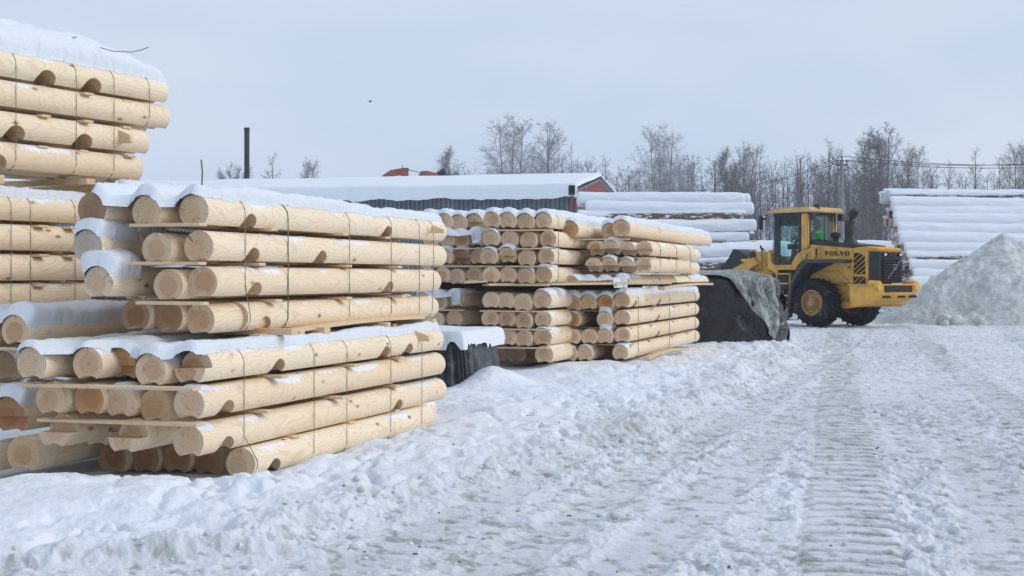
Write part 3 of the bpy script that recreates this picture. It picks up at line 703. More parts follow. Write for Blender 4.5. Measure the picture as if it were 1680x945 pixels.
for b, ly, nm, us in ((CMU, 1, "top layer of the upper centre bundle", (.1, 2)), (CMU, 2, "second layer of the upper centre bundle", (.1, 2)), (CMU, 3, "third layer of the upper centre bundle", (.1, 2)), (CMU, 4, "lowest layer of the upper centre bundle", (.1, 2)), (CML, 1, "top layer of the lower centre bundle", (.05, 2)), (CML, 2, "second layer of the lower centre bundle", (.05, 2)), (CML, 3, "third layer of the lower centre bundle", (.15, 2)),
                      (CFU, 2, "second layer of the upper left bundle", (.1, 2)), (CFU, 3, "third layer of the upper left bundle", (.1, 2)), (CFL, 1, "top layer of the lower left bundle", (.1, 2)), (CFL, 2, "second layer of the lower left bundle", (.1, 2)),
                      (CRU, 1, "top layer of the upper right bundle", (.3, 2, 4)), (CRU, 2, "second layer of the upper right bundle", (.3, 2, 4)), (CRU, 3, "third layer of the upper right bundle", (.3, 2, 4)), (CRL, 1, "top layer of the lower right bundle", (.5, 2, 4, 5.5)), (CRL, 2, "second layer of the lower right bundle", (.5, 2, 4, 5.5)), (CRL, 3, "third layer of the lower right bundle", (.5, 2, 4, 5.5))):
    boards(b, 0, us, ly, 0, nm, t=.02)
beam('skid_board', "bowed board sticking out between the middle stack's right bundles", at(1085, 474, 23.0), at(1166, 466, 27.6), .1, .04, sag=.03)
beam('skid_board', "bowed board lying on the snow under the middle stack's right side", at(1060, 588, 22.6), at(1125, 573, 25.6), .1, .04, sag=.05)
beam('skid_board', "long dark board under the middle stack's upper centre bundle", at(800, 467, 20.8), at(1100, 464, 21.9), .1, .035)
beam('skid_board', "snowy board end under the upper left bundle of the middle stack", at(762, 463, 20.9), at(800, 461, 20.9), .3, .04)
for i, (b, px, ct) in enumerate(((CRU, 1082, (1,)), (CRU, 1083, (2, 3, 4)), (CRU, 1110, (2, 3)), (CRU, 1132, (2, 3, 4)), (CRL, 1047, None), (CRL, 1098, None), (CRL, 1141, None))):
    strap(b, px, f"thin binding wire on the right side of the middle stack, {ORD[i+1]} of seven", .08, r=.0045, cut=ct)
for i, px in enumerate((916, 953)): strap(CMU, px, f"thin binding wire on the middle stack's upper centre bundle, {'left' if i == 0 else 'right'} one", .08, r=.0045)

for i, (p0, p1) in enumerate(((at(690, 468, 22.3), at(925, 468, 22.0)), (at(925, 466, 23.6), at(1050, 466, 24.4)))):  # beams added to make the open gap look dark
    beam('bearer_gap_fill', f"thick dark bearer in the gap between the middle stack's bundles, {'left' if i == 0 else 'right'} one", p0, p1, .14, .17, 'gap_shade')
# ------------------------------------------------------------------ ground
plain('bark_chip', (.13, .085, .05), .9)
YB = np.array([0, 6.6, 7.1, 7.4, 7.7, 9.04, 10.1, 11.8, 14, 16.3, 18.7, 25.8, 34, 38, 46, 60, 2000.])
XB = np.array([-30, -12, -5.5, -2.65, -1.45, -1.05, -.45, .35, 1.15, 1.9, 2.65, 4.9, 6.2, 6.4, 6.6, 8, 300.])
TRK = [(2.28, .22, .25, .055, 1), (4.15, .22, .25, .05, 1), (.69, .307, .17, .05, 0), (1.35, .30, .2, .04, 2), (3.2, .27, .2, .035, 2), (5.3, .27, .25, .045, 1), (6.6, .25, .25, .04, 1), (-.05, .31, .16, .035, 2)]
def ground_h(X, Y):
    X = np.asarray(X, float); Y = np.asarray(Y, float)
    s = X-np.interp(Y, YB, XB)
    road = sst(-.35, .40, s+.7*fbm(X*1.3, Y*1.3, 5, 3))
    # untouched snow with old footprints and drifts
    clean = .125+.10*fbm(X*.8, Y*.8, 11, 3)+.085*fbm(X*2.2, Y*2.2, 21, 3)+.035*fbm(X*7, Y*5, 31, 4, .65)+.012*fbm(X*22, Y*18, 33, 3)
    bill = np.abs(fbm(X*2.6+9, Y*2.2, 71, 3)); clean = clean-.06*sst(.10, 0, bill)*sst(-3, -.4, s)
    soft = sst(-1.9, -2.6, X-.31*(Y-9.8)+.9)     # smooth bank in front of the nearest stack
    bankx = .06*fbm(X*1.4, X*0+3, 41, 2)*2
    clean = clean*(1-.72*soft)+soft*(.03)
    clean = clean+(.045+bankx*.8)*np.exp(-((Y-9.25-.12*fbm(X*1.1, 0*X, 44, 2))/.42)**2)*sst(-1.2, -1.75, X)
    front = sst(9.9, 9.3, Y)*sst(-.6, -1.6, X); clean = clean-.03*front*sst(8.6, 8.0, Y)
    # hollow under the nearest stack
    la = X-(-2.0+.31*(Y-9.8)); ins = sst(.30, -.10, la)*sst(9.55, 9.95, Y)*sst(15.2, 14.6, Y)
    clean = clean*(1-ins)+ins*.02
    # drift climbing behind the small covered pile and round the middle stack
    clean = clean+.06*np.exp(-((Y-21.2)/2.)**2)*sst(5, 3, X)*sst(-2, -.5, X)
    clean = clean+.20*np.exp(-(((X+.22)/.36)**2+((Y-18.35)/.6)**2))
    clean = clean+.07*np.exp(-(((X-5.0)/1.6)**2+((Y-29)/2.5)**2))
    # churned road
    rd = .02*fbm(X*.6, Y*.6, 51, 3)
    rough = sst(.45, .65, vn(X*.9, Y*.45, 61))
    ridge = np.abs(fbm(X*6, Y*6, 65, 4))
    fine = fbm(X*11+Y*2, Y*8, 63, 4, .68); fine2 = np.abs(fbm(X*5, Y*4, 68, 4, .6))
    rd = rd+(.032+.028*rough)*fine+.028*sst(.14, 0, fine2)*(.4+.6*rough)-.017
    dirt = .22+.55*sst(.02, -.22, fine)+.4*fbm(X*.5, Y*.3, 81, 3)+.35*rough*fbm(X*8, Y*8, 83, 3)
    for x0, tn, w, dep, tr in TRK:
        wob = .10*fbm(Y*.25, X*0+x0, 91, 2)
        q = X-(x0+tn*(Y-10)+wob); a = np.abs(q); m = sst(w+.05, w-.03, a)
        along = (Y+q*tn); per = .27
        ph = along/per+ (np.abs(q)*.55 if tr == 1 else 0)+.15*fbm(X*3, Y*3, 95, 2)
        bars = np.abs(((ph % 1)-.5))*2
        bar = (sst(.12, .40, bars)-.5)*.075 if tr == 1 else (0*ph)
        if tr == 2: bar = (sst(.2, .7, np.abs((((along/.16)) % 1)-.5)*2)-.5)*.016
        fade = (.8 if tr == 1 else .45)+(.2 if tr == 1 else .5)*sst(-.15, .15, fbm(X*.7, Y*.35, 97, 2)) 
        edge = np.exp(-((a-w-.09)/.07)**2)
        rd = rd*(1-m*(.88 if tr else .6)*fade)+m*fade*(-dep*.4+bar)+edge*(.006+(.030 if tr == 1 else .012)*vn(X*11, Y*11, 99)*vn(X*2, Y*2, 98))*fade*.8
        dirt = dirt+m*fade*(.13 if tr == 1 else .10)+(m*fade*sst(.40, .16, bars)*1.1 if tr == 1 else 0)
    berm = np.exp(-((s-.12+.3*fbm(X, Y, 101, 2))/.30)**2)*(.045+.09*np.clip(vn(X*1.7, Y*1.7, 103)-.3, 0, 1)+.10*fbm(X*11, Y*10, 105, 4, .68))
    berm2 = np.exp(-((s+.5)/.5)**2)*.10*(fbm(X*5, Y*5, 107, 4)+.05)
    h = clean*(1-road)+rd*road+berm*sst(60, 40, Y)*(1-.55*soft)+berm2*(1-.6*soft)
    dirt = np.clip(dirt, 0, 1)*road+.10*np.exp(-((s+.2)/.4)**2)
    far = sst(30, 38, Y); h = h+far*.09*road
    # ground lies level again far behind the yard
    return h*sst(130, 70, Y), np.clip(dirt, 0, 1)
rows = [2.5]
while rows[-1] < 500: rows.append(rows[-1]*(1.0019 if 6.4 < rows[-1] < 20 else (1.0045 if rows[-1] < 46 else 1.02)) if rows[-1] > 6.4 else rows[-1]*1.03)
rows = np.array(rows); tt = np.concatenate([np.linspace(-1.2, -.42, 40)[:-1], np.linspace(-.42, .42, 860), np.linspace(.42, 1.2, 40)[1:]])
GY, T_ = np.meshgrid(rows, tt, indexing='ij'); GX = T_*(GY*.93+1.0)
GX = GX[:, ::-1]; GY = GY[:, ::-1]
GZ, GD = ground_h(GX, GY)
me, _ = grid_mesh('snow_ground', GX, GY, GZ)
at_ = me.attributes.new('dirt', 'FLOAT', 'POINT'); at_.data.foreach_set('value', GD.astype(np.float32).ravel())
t = NT('snow_ground'); pos = t.n('NewGeometry').outputs['Position']
atn = t.n('Attribute', attribute_name='dirt').outputs['Fac']
na = t.noise(pos, 14, 5, .65); nb = t.noise(pos, 60, 4, .7); nc = t.noise(pos, 3, 3)
speck = t.noise(pos, 90, 2, .6)
d = t.math('MULTIPLY', atn, t.mr(t.math('ADD', na, t.math('MULTIPLY', nc, .5)), .45, 1.0, .45, 1.35), clamp=True)
c = t.mix(d, (.80, .835, .89), (.37, .38, .355))
c = t.mix(t.math('MULTIPLY', t.mr(speck, .66, .74), t.mr(atn, .05, .5, 0, .55)), c, (.25, .23, .19))
t.bump(t.math('ADD', na, t.math('MULTIPLY', nb, .6)), .45, .035)
M['ground'] = t.set(c, .8, spec=.2)
tag(link('snow_ground', me, M['ground']), 'trampled snow of the timber yard with tyre tracks', None, None, 'structure')
def gz(x, y): return float(ground_h(np.array([x]), np.array([y]))[0][0])
# loose snow clods along the berm, the road edges and the near foreground
bm = bmesh.new(); r2 = random.Random(3); n_c = 0
base_ico = bmesh.new(); bmesh.ops.create_icosphere(base_ico, subdivisions=1, radius=1); iv = [v.co.copy() for v in base_ico.verts]; ifc = [[v.index for v in f.verts] for f in base_ico.faces]; base_ico.free()
cand = []
for i in range(1500):
    Y = 7+ (r2.random()**1.6)*30; k = r2.random()
    if k < .45: X = float(np.interp(Y, YB, XB))+r2.gauss(.35, .35)
    elif k < .8:
        x0, tn, w, dep, tr = r2.choice(TRK); X = x0+tn*(Y-10)+r2.choice((-1, 1))*(w+.1+abs(r2.gauss(0, .10)))
    else: X = float(np.interp(Y, YB, XB))+r2.uniform(0, 7)
    if abs(X) < .45*Y and X-float(np.interp(Y, YB, XB)) > -.25: cand.append((X, Y))
zs, _ = ground_h(np.array([c_[0] for c_ in cand]), np.array([c_[1] for c_ in cand]))
for (X, Y), z in zip(cand, zs):
    s = min(.045, .005+abs(r2.gauss(0, .010))); sc_ = [s*r2.uniform(.7, 1.3) for _ in range(3)]
    vs = [bm.verts.new((X+q.x*sc_[0]*r2.uniform(.7, 1.2), Y+q.y*sc_[1]*r2.uniform(.7, 1.2), z+s*.25+q.z*sc_[2]*.8*r2.uniform(.7, 1.2))) for q in iv]
    for f in ifc: bm.faces.new([vs[k] for k in f])
t = NT('clod_snow'); pos = t.n('NewGeometry').outputs['Position']; na = t.noise(pos, 7, 3); t.bump(t.noise(pos, 80, 3), .4, .01)
M['clod'] = t.set(t.mix(t.mr(na, .35, .65), (.76, .79, .82), (.55, .545, .51)), .85, spec=.15)
tag(part('snow_clods', bm, M['clod'], None, 60), 'loose frozen snow clods strewn along the wheel tracks', 'snow clods', None, 'stuff')

bm = bmesh.new()
for i in range(120):
    Y = 7.2+(r2.random()**1.5)*26; X = float(np.interp(Y, YB, XB))+r2.uniform(-1.2, 6); 
    if abs(X) > .42*Y: continue
    z = gz(X, Y); l = r2.uniform(.006, .03); w = l*r2.uniform(.2, .5); a = r2.uniform(0, 3.14)
    box(bm, (X, Y, z+.006), (l, w, .006), Matrix.Rotation(a, 3, 'Z') @ Matrix.Rotation(r2.uniform(-.5, .5), 3, 'X'))
tag(part('bark_chips', bm, M['bark_chip'], None, None), 'dark bark chips and splinters scattered over the trodden snow', 'bark chips', None, 'stuff')
# ------------------------------------------------------------------ dirty heap of ploughed snow on the right
def heap(name, label, cx, cy, R, H, seed, sx=1.25, n=230):
    xs = np.linspace(-1.15, 1.15, n); U, V = np.meshgrid(xs, xs, indexing='ij')
    X = cx+U*R*sx; Y = cy+V*R
    ang = np.arctan2(V, U); rr = np.hypot(U, V)*(1+.25*fbm(np.cos(ang)*1.5+5, np.sin(ang)*1.5, seed, 2))
    pk = 1-np.clip(rr, 0, 1); z = H*(pk**1.08)*(1.0)
    z = z+H*.14*fbm(X*.55, Y*.55, seed+1, 3)*sst(0, .3, pk)+.24*fbm(X*1.7, Y*1.7, seed+2, 5, .6)*sst(0, .25, pk)+.16*(np.abs(fbm(X*3.6, Y*3.6, seed+4, 4))-.1)*sst(0, .15, pk)
    z = z+.11*fbm(X*7, Y*7, seed+7, 4, .65)*sst(0, .12, pk)
    lump = sst(.62, .8, vn(X*2.6, Y*2.6, seed+9)); z = z+.09*lump*sst(0, .2, pk)*vn(X*7, Y*7, seed+10)
    z = np.where(pk <= 0, -.1, z)
    z0, _ = ground_h(X, Y); me, _ = grid_mesh(name, X[:, ::-1], Y[:, ::-1], (z0+z-.05)[:, ::-1])
    return tag(link(name, me, M['heap']), label, 'snow heap')
t = NT('heap_snow'); pos = t.n('NewGeometry').outputs['Position']; na = t.noise(pos, 2.2, 6, .7); nb = t.noise(pos, 16, 4, .7)
c = t.mix(t.mr(na, .38, .66), (.74, .755, .745), (.55, .56, .535)); c = t.mix(t.mr(nb, .56, .72, 0, .55), c, (.38, .37, .34))
t.bump(t.math('ADD', na, t.math('MULTIPLY', nb, .5)), .7, .12); M['heap'] = t.set(c, .9, spec=.1)
heap('snow_heap', 'tall dirty heap of ploughed snow right of the yellow loader', 14.85, 44.2, 3.5, 2.8, 201, 1.08)
heap('snow_heap', 'lower lumpy snow ridge at the right picture edge beside the heap', 18.2, 43.4, 3.0, 1.75, 231, 1.5, 150)
r3 = random.Random(11)
for i in range(9):
    X = 12.2+r3.random()*5.5; Y = 40.8+r3.random()*1.2; s = r3.uniform(.10, .24); bm = bmesh.new(); bmesh.ops.create_icosphere(bm, subdivisions=3, radius=s)
    for v in bm.verts:
        k = fbm(np.array([v.co.x*6+i*9]), np.array([v.co.y*6+v.co.z*5]), 300+i, 3)[0]; v.co *= 1+k*.7
    o = part('snow_lump', bm, M['heap'], None, 60, loc=(X, Y, gz(X, Y)+s*.45)); tag(o, 'frozen snow lump fallen at the foot of the dirty snow heap', 'snow lump', 'snow lumps at the foot of the heap')

# ------------------------------------------------------------------ tarpaulin-covered piles
def tarp_cover(name, prof_fn, label, mat, cx, cy, rz, nu=110, nv=60):
    """draped closed skirt: ring u round the pile, v from ground (0) to top centre (1)"""
    u = np.linspace(0, 2*np.pi, nu); v = np.linspace(0, 1, nv); U, V = np.meshgrid(u, v, indexing='ij')
    x, y, z = prof_fn(U, V)
    c, s = math.cos(rz), math.sin(rz); X = cx+c*x-s*y; Y = cy+s*x+c*y
    me, _ = grid_mesh(name, X, Y, z)
    return tag(link(name, me, mat), label, 'tarpaulin')
def superell(U, a, b, n):
    cu, su = np.cos(U), np.sin(U); return np.sign(cu)*np.abs(cu)**(2/n)*a, np.sign(su)*np.abs(su)**(2/n)*b
def big_tarp(U, V, off=0., a=1.22, b=1.25, H=1.40, base=.05, seed=400):
    w = np.clip(V*1.45, 0, 1); top = np.clip((V-.62)/.38, 0, 1)
    tight = 1.0+.13*(1-w)**1.5-.10*w**3
    rnd = np.sqrt(np.clip(1-top**2, 0, 1)) if False else (1-top)
    ex, ey = superell(U, a, b, 3.6)
    fold = .5*np.abs(np.sin(U*5.5+3*V+2.2*fbm(U*2, V*2, seed, 2)*3))**.7*.11*(1-top)+.10*fbm(U*6, V*2.2, seed+2, 3)+.05*fbm(U*2+V*5, V*9-U*3, seed+3, 3)
    fold = fold*(sst(0, .15, V)*.6+.4)+.16*np.abs(fbm(U*3.3+V*2.5, V*4-U*1.5, seed+9, 4))-.04
    sc = (tight+fold)*(np.where(V < .62, 1, np.sqrt(np.clip(1-top, 0, 1))*.0+(1-top**1.7)))
    x, y = ex*(sc+off), ey*(sc+off)
    z = base+H*np.where(V < .62, V/.62*.86, .86+.14*(1-(1-top)**2.2))+.10*fbm(x*1.6+7, y*1.6, seed+4, 3)*w+off*.6
    z = z-.03*np.abs(np.sin(U*6))*(V < .03)
    return x, y, z
TX, TY = 4.33, 30.4
gb = gz(4.6, 29)
def sil(U, V): return big_tarp(U, V, 0., base=gb-.05)
tarp_cover('black_tarpaulin', sil, 'black plastic tarpaulin over a pile right of the middle log stack', M['black_film'], TX, TY, -.25, 200, 90)
# grey silver sheet thrown over its right half
un = np.linspace(-2.0, -.52, 150); vv = np.linspace(0, .95, 120); U, V = np.meshgrid(un, vv, indexing='ij')
lowedge = .05+.60*np.clip((-U-.92)/.62, 0, 1)**.9+.12*np.clip((U+.75)/.2, 0, 1)+.03*np.sin(U*11)+.05*fbm(U*6, U*0, 449, 3); Vm = lowedge+(1-lowedge)*V*.97
x, y, z = big_tarp(U, Vm, .028, base=gb-.05); 
fl = .10*np.abs(fbm(U*5+Vm*3, Vm*6-U*2, 440, 4))+.05*np.abs(fbm(U*14, Vm*5, 442, 3))+.015*np.sin(Vm*17+U*7+fbm(U*3, Vm*3, 441, 2)*9)
nrm = np.hypot(x, y)+1e-6; x = x*(1+(fl*.5+.02)/np.maximum(nrm, .5)); y = y*(1+(fl*.5+.02)/np.maximum(nrm, .5)); z = z+np.abs(fl)*.5+.012
c_, s_ = math.cos(-.25), math.sin(-.25)
me, _ = grid_mesh('silver_sheet', TX+c_*x-s_*y, TY+s_*x+c_*y, z)
sh = tag(link('silver_tarpaulin', me, M['silver_film']), 'wrinkled silver-grey sheet thrown over the black tarpaulin', 'tarpaulin')
md = sh.modifiers.new('thick', 'SOLIDIFY'); md.thickness = .006
# low covered pile between the stacks
def small_tarp(U, V):
    ex, ey = superell(U, .72, .8, 5); top = np.clip((V-.7)/.3, 0, 1)
    fold = .05*np.sin(U*34+2*np.sin(U*9))*(1-V)**.6*(V < .7)+.03*fbm(U*9, V*3, 460, 3)+.10*(1-np.clip(V/.7, 0, 1))**1.3
    sc = np.where(V < .7, 1+fold, 1-top)
    z = .08+np.where(V < .7, V/.7*.55, .55+.06*np.sin(top*1.57))+.03*fbm(ex*2, ey*2, 461, 2)
    return ex*sc, ey*sc, z
SX, SY = -1.06, 19.0
tarp_cover('low_tarpaulin', small_tarp, 'low pile under streaky dark plastic sheet between the two big stacks', M['striped_film'], SX, SY, -.3, 260, 60)
uu = np.linspace(-1, 1, 90); U, V = np.meshgrid(uu, uu, indexing='ij'); rr = np.maximum(np.abs(U), np.abs(V)); 
ed = 1-np.clip(rr+.05*fbm(U*5, V*5, 470, 3), 0, 1); th = .135*np.sqrt(np.clip(1-(1-np.clip(ed/.12, 0, 1))**2, 0, 1))
c_, s_ = math.cos(-.3), math.sin(-.3); x = U*.76; y = V*.85
zz = .655+th+.05*fbm(U*1.5, V*1.5, 471, 2)-.10*(1-np.clip(ed/.05, 0, 1)); me, _ = grid_mesh('snow_blanket', (SX+c_*x-s_*y)[:, ::-1], (SY+s_*x+c_*y)[:, ::-1], zz[:, ::-1], (ed > 0)[:, ::-1])
tag(link('snow_blanket', me, M['snow']), 'flat pillow of snow on the low dark-covered pile', 'snow')

# ------------------------------------------------------------------ raw log piles
def raw_mesh(seed, L):
    r = random.Random(seed); n, m = 16, 14; bm = bmesh.new(); rings = []
    for i in range(m+1):
        f = i/m; rr = 1*(1.08-.16*f); bx, by = .10*math.sin(f*3+seed), .08*math.sin(f*4+seed*2)
        rings.append([bm.verts.new((f*L, bx+rr*math.cos(2*math.pi*k/n)*(1+r.uniform(-.05, .05)), by+rr*math.sin(2*math.pi*k/n)*(1+r.uniform(-.05, .05)))) for k in range(n)])
    for A, B in zip(rings, rings[1:]):
        for k in range(n): bm.faces.new((A[k], A[(k+1) % n], B[(k+1) % n], B[k]))
    a = bm.faces.new(rings[0][::-1]); b = bm.faces.new(rings[-1]); 
    bmesh.ops.recalc_face_normals(bm, faces=bm.faces)
    a.material_index = 1; b.material_index = 1
    me = bpy.data.meshes.new('raw_log'); bm.to_mesh(me); bm.free(); me.materials.append(M['bark']); me.materials.append(M['rawend'])
    smooth(me, 50); return me
def raw_cap(seed, L, lo, thick, holes):
    """snow plastered on the upper and front side; cross-section angle from lo (front, below level) up to 115 deg"""
    us = np.linspace(-.10, L+.10, 110); an = np.linspace(0, 1, 26); U, A = np.meshgrid(us, an, indexing='ij')
    lo_u = lo+16*fbm(U*1.3, U*0, seed, 3)+14*fbm(U*6, U*0, seed+1, 2)+holes*90*sst(.56, .74, vn(U*.55, U*0+seed, seed+5))
    hi_u = 118+10*fbm(U*2, U*0, seed+2, 2)
    ang = np.radians(lo_u+(hi_u-lo_u)*A)
    e = np.clip(np.minimum(A*(hi_u-lo_u)/22, (1-A)*(hi_u-lo_u)/22), 0, 1); e = np.sqrt(1-(1-e)**2)
    ends = np.clip(np.minimum(U+.10, L+.10-U)/.12, 0, 1); ends = np.sqrt(1-(1-ends)**2)
    th = thick*(.78+.95*fbm(U*1.0, A*3, seed+3, 4, .55))*e*ends+.02
    f = np.clip(U/L, 0, 1); rr = 1.10-.16*f
    bx, by = .10*np.sin(f*3+seed), .08*np.sin(f*4+seed*2)
    R_ = rr+th
    Y = bx-R_*np.cos(ang)*1.0; Z = by+R_*np.sin(ang)
    me, _ = grid_mesh('snow_cap', U, Y, Z); me.flip_normals(); me.materials.append(M['snow']); return me
LR = 6.3
raws = [raw_mesh(k+1, LR) for k in range(4)]
caps = [[raw_cap(k+1, LR, lo, th, h) for k in range(4)] for lo, th, h in ((-58, .55, 0), (8, .5, .45), (35, .35, .6))]
def raw_log(x, y, z, rz, R, k, cap, label, group, flip=False):
    root = link('raw_log', raws[k], None, None, (x, y, z)); root.scale = (1, R, R); root.rotation_euler = (0, rng.uniform(-.008, .008), rz)
    tag(root, label, 'log', group)
    if cap is not None: link('snow_cap', caps[cap][k], None, root)
def pile(name, x0, y0, rows_, dz, back, ncols, rz, R, side, grp, zb=0, capfn=None, jit=.2, lenv=1.):
    """sloping pile: each row one step higher and further back; (x0,y0) is the left end of the lowest front log"""
    ex, ey = math.cos(rz), math.sin(rz); nx, ny = -ey, ex
    for i in range(rows_):
        for j in range(ncols if i == rows_-1 or ncols < 3 else ncols):
            off = back*i+(2.05*R)*j; a = rng.uniform(-jit, jit)+(0 if j == 0 else rng.uniform(-.1, .1))
            k = rng.randrange(4); rr = R*rng.uniform(.85, 1.12)
            cap = capfn(i, j) if capfn else 0
            fr = rows_-i
            w = f"{ORD[min(fr, 20)]} row from top" if fr > 1 else 'top row'
            fb = 'foremost' if j == 0 else f'{ORD[j+1]} from front'
            raw_log(x0+ex*a+nx*off, y0+ey*a+ny*off, zb+R+i*dz+rng.uniform(-.03, .03), rz, rr, k, cap, f"snowy raw log, {w}, {fb}, {name}", grp)
# right of the loader: its left end shows
def cE(i, j):
    if j: return 0 if i == 13 else (2 if rng.random() < .5 else None)
    return 1 if i in (6, 13) else 0
pile('pile right of loader', 14.5, 52.0, 14, .335, .27, 4, .02, .185, 'l', 'raw logs of the big pile right of the loader', 0, cE, .13)
pile('pile at right picture edge', 21.1, 52.2, 14, .335, .27, 1, .02, .185, 'l', 'raw logs of the pile at the right edge', .05, lambda i, j: 1 if i == 13 else 0, .1)
# left of the loader: its right end shows
def cD(i, j):
    if j: return 0 if i == 12 else (2 if rng.random() < .35 else None)
    return {12: 0, 11: 0, 10: 1, 9: 0, 8: 0, 7: None, 6: None, 5: 2, 4: 0}.get(i, 0)
pile('pile left of loader', 2.75, 54.5, 13, .355, .20, 4, -.03, .19, 'r', 'raw logs of the big pile left of the loader', 0, cD, .22)
for i in range(7):  # unseen bark logs added as a backing so the stack's gaps read dark
    raw_log(-7.7+rng.uniform(-.05, .05), 17.2+.05*(i % 2), .14+.28*i, 0, .143, i % 4, None, f'dark bark log glimpsed through gaps behind the nearest stack, {ORD[7-i]} from the top', 'bark logs added to darken gaps in the nearest stack')
# low logs in front of it
for i, (x, y, z, rz, R, cap, lab) in enumerate(((3.15, 50.6, 2.28, -.05, .27, 0, 'topmost thick snow-covered log jutting out behind the middle stack'), (2.6, 49.6, 1.78, -.06, .25, 1, 'snow-covered log under the thick jutting one behind the middle stack'), (3.0, 48.4, 1.28, -.05, .24, 1, 'third snow-covered log below the jutting one, near the loader'), (2.8, 47.6, .80, -.05, .24, 0, 'fourth snow-covered log below the jutting one'), (2.8, 47.0, .32, -.05, .24, 0, 'lowest snow-covered log in front of the pile left of loader'))):
    raw_log(x, y, z, rz, R, i % 4, cap, lab, 'jutting logs in front of the loader')
# low pile behind the loader
for i in range(6):
    for j in range(2):
        raw_log(8.3+j*6.5+rng.uniform(-.2, .2), 63+i*.15, .2+i*.46+.22, 0, .24, rng.randrange(4), 0 if i != 3 else 1, f"snow-covered log of the low pile behind the loader, {ORD[6-i]} from the top, {'left' if j == 0 else 'right'} half", 'raw logs of the low pile behind the loader')

# ------------------------------------------------------------------ shed
BA = rad(14); bx_, by_ = at(982, 455, 75).x, 75
shed = thing('storage_shed', 'long grey corrugated shed with a deep snow roof and a red gable', 'shed', (bx_, by_, 0), 0)
e_l = Vector((-math.cos(BA), math.sin(BA), 0)); e_b = Vector((math.sin(BA), math.cos(BA), 0))   # along the ridge to the left; to the back
SL, SW, ZE, ZR = 34, 6.0, 5.5, 6.38
def SP(l, b, z): v = e_l*l+e_b*b; return Vector((v.x, v.y, z))
# origin at the ridge end of the gable; front eave at b=-SW
bm = bmesh.new()
nW = 150; pitch = SL/nW/4
rowb, rowt = [], []
for i in range(nW*4+1):
    l = i*pitch; dpt = (0, 0, .11, .11)[i % 4]
    rowb.append(bm.verts.new(SP(l, -SW+.45+dpt, 0))); rowt.append(bm.verts.new(SP(l, -SW+.45+dpt, ZE+.05)))
for i in range(nW*4): bm.faces.new((rowb[i], rowb[i+1], rowt[i+1], rowt[i]))
part('corrugated_wall', bm, M['corrugated'], shed, None)
bm = bmesh.new()
g = [bm.verts.new(SP(0.02, b, z)) for b, z in ((-SW+.45, 0), (SW-.45, 0), (SW-.45, ZE), (0, ZR-.12), (-SW+.45, ZE))]; bm.faces.new(g)
g2 = [bm.verts.new(SP(SL-.02, b, z)) for b, z in ((-SW+.45, 0), (SW-.45, 0), (SW-.45, ZE), (0, ZR-.12), (-SW+.45, ZE))]; bm.faces.new(g2[::-1])
part('gable_wall', bm, M['corrugated'], shed, None)
bm = bmesh.new(); g = [SP(-.03, b, z) for b, z in ((-SW, ZE-.75), (-SW, ZE-.02), (0, ZR), (SW, ZE-.02), (SW, ZE-.75))]
f1_ = [bm.verts.new(q) for q in g]; f2_ = [bm.verts.new(q+e_l*.04) for q in g]; bm.faces.new(f1_[::-1]); bm.faces.new(f2_)
for i in range(5): bm.faces.new((f1_[i], f2_[i], f2_[(i+1) % 5], f1_[(i+1) % 5]))
part('red_gable_cladding', bm, M['red_sheet'], shed, None)
bm = bmesh.new(); 
for sgn in (-1, 1):
    q = [SP(-.06, sgn*(SW+.02), ZE-.01), SP(SL+.2, sgn*(SW+.02), ZE-.01), SP(SL+.2, 0, ZR+.02), SP(-.06, 0, ZR+.02)]
    A = [bm.verts.new(p_) for p_ in q]; B = [bm.verts.new(p_+Vector((0, 0, .08))) for p_ in q]
    bm.faces.new(A); bm.faces.new(B[::-1])
    for i in range(4): bm.faces.new((A[i], A[(i+1) % 4], B[(i+1) % 4], B[i]))
part('roof', bm, M['corrugated'], shed, None)
# snow on the roof with a ragged hanging eave
ls = np.linspace(-.14, SL+.2, 420); fs = np.concatenate([np.linspace(-1, -.955, 9), np.linspace(-.95, .95, 44), np.linspace(.955, 1, 9)]); LL, FF = np.meshgrid(ls, fs, indexing='ij')
hang = .22*fbm(LL*.5, LL*0, 500, 3)+.16*fbm(LL*2.2, LL*0, 503, 2)
bb = FF*(SW+.30+np.where(np.abs(FF) > .9, hang*.35, 0)); zr = ZR+.10-(ZR-ZE)*np.abs(bb)/SW
ed = np.clip(np.minimum((1-np.abs(FF))/.035, np.minimum(LL+.16, SL+.22-LL)/.15), 0, 1); thk = .34*np.sqrt(1-(1-ed)**2)*(1+.3*fbm(LL*.4, FF*3, 505, 2))
zr = zr+thk-(.34+hang*.7)*sst(.97, 1, np.abs(FF))
Pq = LL[..., None]*np.array(e_l)[None, None]+bb[..., None]*np.array(e_b)[None, None]
me, _ = grid_mesh('roof_snow', Pq[..., 0][:, ::-1], Pq[..., 1][:, ::-1], zr[:, ::-1]); link('roof_snow', me, M['snow'], shed)
# lamp at the corner of the shed
pl = at(938, 350, 66); lp = thing('yard_lamp', 'boxy grey floodlight on a thin red pole before the shed gable', 'lamp', (pl.x, pl.y, 0))
bm = bmesh.new(); tube(bm, [(0, 0, 0), (0, 0, 4.95)], .06, 8); part('pole', bm, M['red_sheet'], lp)
bm = bmesh.new(); box(bm, (0, 0, 5.38), (.30, .16, .46)); part('lamp_head', bm, M['lamp_grey'], lp, 30, .02)
bm = bmesh.new(); box(bm, (-.0, -.085, 5.40), (.24, .02, .34)); part('lamp_lens', bm, M['tyre_rubber'], lp, 30)
bm = bmesh.new(); box(bm, (0, 0, 5.02), (.16, .1, .22)); part('bracket', bm, M['lamp_grey'], lp, 30, .01)
